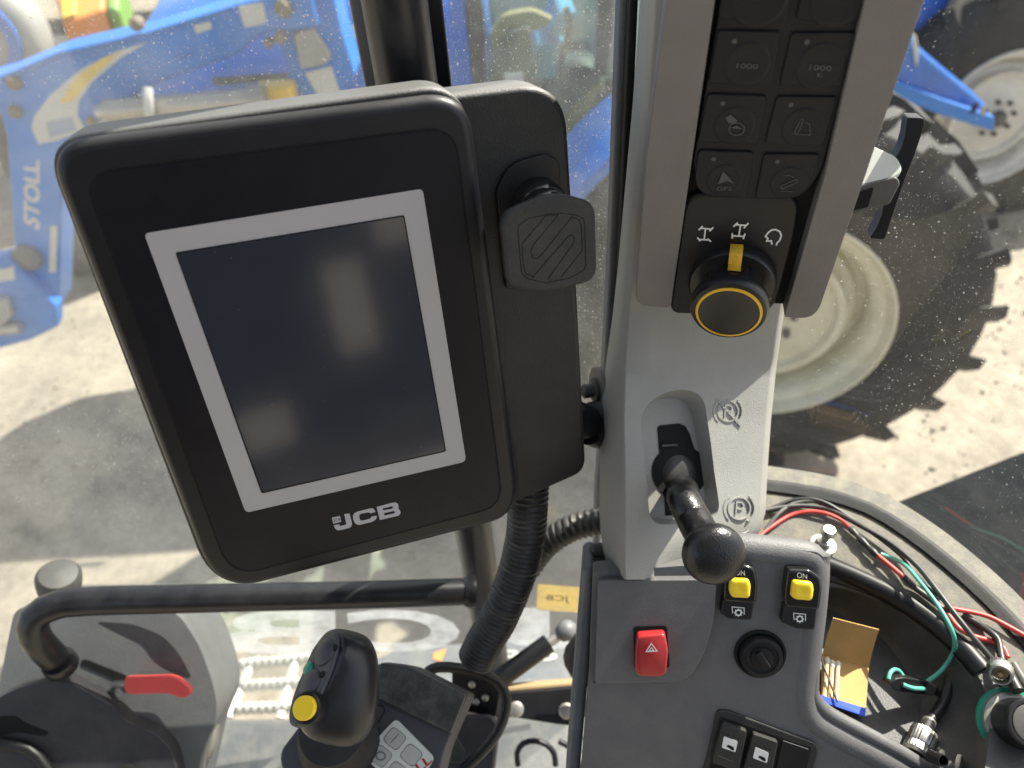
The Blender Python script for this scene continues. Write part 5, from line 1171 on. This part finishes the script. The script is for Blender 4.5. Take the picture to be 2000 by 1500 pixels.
# ================================================================ LEFT AND MIDDLE FOREGROUND
def hoses():
    def cor(r0, amp, pitch): return lambda L, u: r0 + amp * math.cos(2 * math.pi * L / pitch)
    o = MB().tube([P(1034, 930, .60), P(1031, 985, .605), P(1026, 1050, .615), P(1008, 1125, .63), P(975, 1205, .645), P(948, 1250, .655), P(930, 1285, .665)], cor(.0162, .0009, .0046), 26, .00115).build('conduit_hose', 'hose', None)
    tag(o, 'thick ribbed grey black conduit hanging from below the display', 'hose')
    o = MB().tube([P(1200, 1018, .70), P(1160, 1020, .70), P(1110, 1034, .705), P(1065, 1064, .715), P(1030, 1110, .725), P(985, 1170, .735), P(950, 1215, .745)], cor(.0128, .0010, .0062), 24, .00155).build('conduit_hose', 'hose', None)
    tag(o, 'thinner ribbed conduit curving out of the grey pillar behind the thick one', 'hose')
    # gas strut with ball end
    t = thing('gas_strut', 'black gas strut with pale ball end behind the joystick', 'strut', P(985, 1330, .86))
    a, b = P(940, 1352, .86), P(1072, 1256, .88); ax = b - a
    MB().tube([a, b], .0115, 18, .05).build('cylinder', 'black', t)
    MB().tube([b, b + ax * .22], .006, 14, .02).build('rod', 'metal_dull', t)
    e = b + ax * .26
    MB().lathe(e, ax, [(.002, -.014), (.009, -.010), (.0125, -.002), (.0125, .004), (.008, .011), (.001, .014)], 20).build('ball_socket', 'latch_grey', t)
    # dark rubber stop at the pillar
    o = MB().lathe(P(1150, 1285, .80), (-1, .1, .1), [(.030, -.06), (.030, 0), (.024, .016), (.010, .026), (.001, .028)], 26).build('rubber_buffer', 'black', None)
    tag(o, 'black rounded rubber buffer beside the console cheek', 'buffer')
    # hinge bar
    t = thing('hinge_bar', 'black drilled hinge bar between joystick bracket and console', 'bar', P(1060, 1400, .85))
    pb = Pl(P(1060, 1380, .85), (0, -.6, .8))
    br = MB().prism(pb.pts(rpoly([(985, 1352), (1135, 1340), (1136, 1420), (1090, 1416), (990, 1400)], 8)), pb.n, -.02, 0).build('bar', 'black', t, bevel=.003)
    MB().prism(pb.pts([(990, 1344), (1135, 1333), (1135, 1340), (988, 1352)]), pb.n, -.03, -.002).build('rusty_edge', 'cloth_tan', br, bevel=.001)
    for x, y in ((1008, 1385), (1106, 1388)): MB().lathe(pb.at(x, y, 0), pb.n, [(.009, -.01), (.009, .003), (.006, .005)], 16).build('bolt', 'metal_dull', br)
    # split cable ring on the floor edge
    for i, (l, lab) in enumerate((([(1012, 1495), (1010, 1470), (1022, 1452), (1045, 1447), (1068, 1455), (1082, 1472), (1085, 1495)], 'open black cable ring lying under the hinge bar'), ([(1092, 1448), (1110, 1458), (1125, 1476), (1132, 1500)], 'broken black cable ring piece next to the console foot'))):
        o = MB().tube([P(x, y, .9) for x, y in l], .0036, 10, .006).build('cable_ring', 'black', None); tag(o, lab, 'cable ring')
    for i, (l, lab) in enumerate((([(1168, 1228), (1140, 1232), (1128, 1242), (1140, 1250), (1168, 1244)], 'small pale wire loop sticking out of the console cheek'), ([(1150, 1440), (1128, 1446), (1112, 1456), (1126, 1466), (1150, 1470)], 'pale thin wire loop low on the console cheek'))):
        o = MB().tube([P(x, y, .66) for x, y in l], .0011, 8, .004).build('wire_loop', 'label_white', None); tag(o, lab, 'wire')
hoses()

def joystick():
    t = thing('joystick', 'black loader joystick with yellow button on a box with white key label', 'joystick', P(680, 1500, .64))
    pj = Pl(P(680, 1440, .60), (-.05, -.42, .90)); n = pj.n
    base_ = MB().prism(pj.pts(rpoly([(546, 1468), (590, 1410), (745, 1292), (800, 1298), (915, 1356), (868, 1465), (840, 1580), (600, 1580), (548, 1500)], [20, 12, 14, 14, 8, 8, 5, 5, 20])), n, -.045, 0).build('base_box', 'joystick_matte', t, bevel=.006, seg=4, top=n)
    MB().prism(pj.pts(rpoly([(745, 1294), (800, 1300), (912, 1357), (882, 1432), (800, 1392), (735, 1362)], [6, 10, 6, 4, 6, 6])), n, -.002, .005).build('smoked_cover', 'smoked', base_, bevel=.002, seg=3, top=n)
    m = MB(); m.ribbon(pj, rpoly([(582, 1436), (640, 1378), (748, 1378), (752, 1388), (692, 1494), (680, 1497)], 8, 4), 2.2, .0002, True); m.build('plate_groove', 'void', base_, smooth=False)
    # bellows
    c = pj.at(664, 1440, 0); up = (P(655, 1330, .56) - c).normalized()
    prof = [(.034, -.004), (.034, .003), (.031, .006), (.0325, .010), (.029, .014), (.030, .018), (.026, .022), (.026, .03)]
    MB().lathe(c, (n + up * .6), prof, 40).build('bellows', 'black_matte', t, sharp=60)
    # grip: a shaped egg with a flattened thumb side
    fw = (CAM - P(660, 1340, .53)).normalized(); ux = (P(760, 1345, .53) - P(560, 1300, .53)); ux = (ux - fw * ux.dot(fw)).normalized(); uy = fw.cross(ux).normalized()
    uy = uy if uy.z > 0 else -uy
    gc = P(664, 1345, .535)
    # lean the grip: its own axis tips up and to the left
    ax_y = (uy * .97 - ux * .10 + fw * .22).normalized(); ax_x = ux; ax_z = ax_x.cross(ax_y).normalized()
    if ax_z.dot(fw) < 0: ax_z = -ax_z
    fn = (ax_x * -.76 + ax_y * .26 + ax_z * .58).normalized()
    def grip(shr, cutd, name, mat, par, lo=-99, hi=99):
        rows = []; N1, N2 = 34, 44
        for j in range(N1 + 1):
            a = -math.pi / 2 + math.pi * j / N1; row = []
            yy = math.sin(a); rr = max(0, math.cos(a)) ** .55
            for i in range(N2):
                b_ = 2 * math.pi * i / N2
                wx = .0290 * (1 - .10 * yy) * (1 if yy > 0 else 1 + .0 * yy); wz = .028
                cb, sb = math.cos(b_), math.sin(b_); cb = math.copysign(abs(cb) ** .8, cb); sb = math.copysign(abs(sb) ** .8, sb)
                p = ax_x * cb * wx * rr + ax_z * sb * wz * rr + ax_y * yy * (.040 if yy > 0 else .036)
                d_ = p.dot(fn)
                if d_ > cutd: p = p - fn * (d_ - cutd) * .93
                row.append(gc + p * shr)
            rows.append(row)
        return MB().loft(rows).build(name, mat, par, sharp=34)
    g = grip(1, .0232, 'grip', 'joystick', t)
    # thumb plate with bumps and screws
    fu = (ax_y - fn * ax_y.dot(fn)).normalized(); fv = fn.cross(fu).normalized()
    fc = gc + fn * .0236
    o = MB().prism([fc + fu * (a_ * .033) + fv * (b_ * .0150) for a_, b_ in [(math.sin(k * math.pi / 14) if True else 0, math.cos(k * math.pi / 14)) for k in range(28)]], fn, -.004, .0028).build('thumb_plate', 'joystick_matte', g, bevel=.002, seg=3, top=fn)
    for k in (.018, -.004):
        MB().lathe(fc + fu * k + fn * .001, fn, [(.0105, 0), (.0095, .003), (.006, .0052), (.001, .006)], 24).build('thumb_bump', 'joystick_matte', o)
    for k in (.0235, .0045):
        MB().lathe(fc + fu * k - fv * .009 + fn * .0025, fn, [(.0024, 0), (.0022, .0012), (.001, .0013)], 14).build('screw', 'void', o)
    MB().lathe(fc + fu * .004 + fv * .009 + fn * .001, fn, [(.005, 0), (.0048, .003), (.003, .0042)], 20).build('green_button', 'green_ring', g)
    m = MB()
    # yellow button
    bc_ = P(593, 1383, .490); bn = (CAM - bc_).normalized(); bn = (bn * .9 - ux * .35 - uy * .1).normalized()
    col_ = MB().lathe(bc_ - bn * .008, bn, [(.0100, -.012), (.0106, 0), (.0103, .004), (.0088, .005), (.0085, .003)], 32).build('button_collar', 'black', g)
    MB().lathe(bc_ - bn * .008, bn, [(.0079, 0), (.0079, .0078), (.0072, .0088), (.0005, .0090)], 32).build('yellow_button', 'yellow_bright', g)
    # white key label
    lb = MB().prism(pj.pts(rpoly([(774, 1403), (850, 1480), (800, 1560), (706, 1474)], [10, 10, 10, 12], 5)), n, 0, .0016).build('key_label', 'label_white', t, bevel=.0004, top=n)
    for (x, y, s) in ((772, 1442, 1), (745, 1476, 1), (804, 1474, 1), (776, 1508, 1)):
        q = [(x, y - 23), (x + 23, y), (x, y + 23), (x - 23, y)]
        MB().prism(pj.pts(rpoly([(x - 3, y - 25), (x + 25, y - 2), (x + 3, y + 26), (x - 25, y + 2)], 9, 4)), n, .0015, .0017).build('key_outline', 'wire_grey', lb, smooth=False)
        k = MB().prism(pj.pts(rpoly([(x - 3, y - 23.5), (x + 23.5, y - 2), (x + 3, y + 24.5), (x - 23.5, y + 2)], 9, 4)), n, .0015, .0024).build('soft_key', 'key_soft', lb, bevel=.0004, top=n)
        if (x, y) == (745, 1476):
            m = MB().ribbon(pj, ell(x, y, 9, 8, 18), 3, .0026, True); m.build('ring_symbol', 'latch_grey', k, smooth=False)
        elif y < 1450: m = MB().ribbon(pj, [(x - 8, y + 9), (x + 8, y - 9)], 1.5, .0026); m.build('bar_symbol', 'wire_grey', k, smooth=False)
    text_mb(pj, 'STOLL', [(772, 1556), (846, 1487), (836, 1472), (760, 1541)], .0018, .02).build('red_lettering', 'red', lb, smooth=False)
    # bracket with bent strap behind the box
    b = thing('joystick_bracket', 'black bent steel bracket behind the joystick box', 'bracket', P(930, 1480, .72))
    MB().tube([P(836, 1312, .70), P(856, 1303, .70), P(900, 1306, .70), P(955, 1322, .70), P(984, 1348, .695), P(988, 1385, .69), P(972, 1430, .685), P(940, 1470, .68), P(898, 1510, .675)], .0050, 12, .008, flat=1.6, nref=(0, -.5, .9)).build('strap', 'black', b)
    pb = Pl(P(930, 1350, .74), (-.1, -.8, .6))
    pp = MB().prism(pb.pts(rpoly([(882, 1300), (960, 1322), (978, 1350), (970, 1402), (905, 1390), (882, 1345)], 8)), pb.n, -.006, 0).build('plate', 'black', b, bevel=.002)
    for x, y in ((922, 1336), (948, 1362), (930, 1370)): MB().lathe(pb.at(x, y, 0), pb.n, [(.0035, 0), (.0035, .002), (.002, .003)], 12).build('rivet', 'metal_dull', pp)
    MB().prism(Pl(P(900, 1440, .72), (0, -.45, .9)).pts(rpoly([(850, 1400), (960, 1395), (975, 1420), (955, 1580), (840, 1580)], 10)), (0, -.447, .894), -.04, 0).build('support_pad', 'latch_dark', b, bevel=.006)
    q = Pl(P(890, 1450, .68), (0, -.5, .87))
    o = MB().prism(q.pts(rpoly([(878, 1420), (908, 1470), (900, 1490), (850, 1488)], 4)), q.n, -.01, 0).build('clear_tab', 'smoked', b, bevel=.001)
joystick()
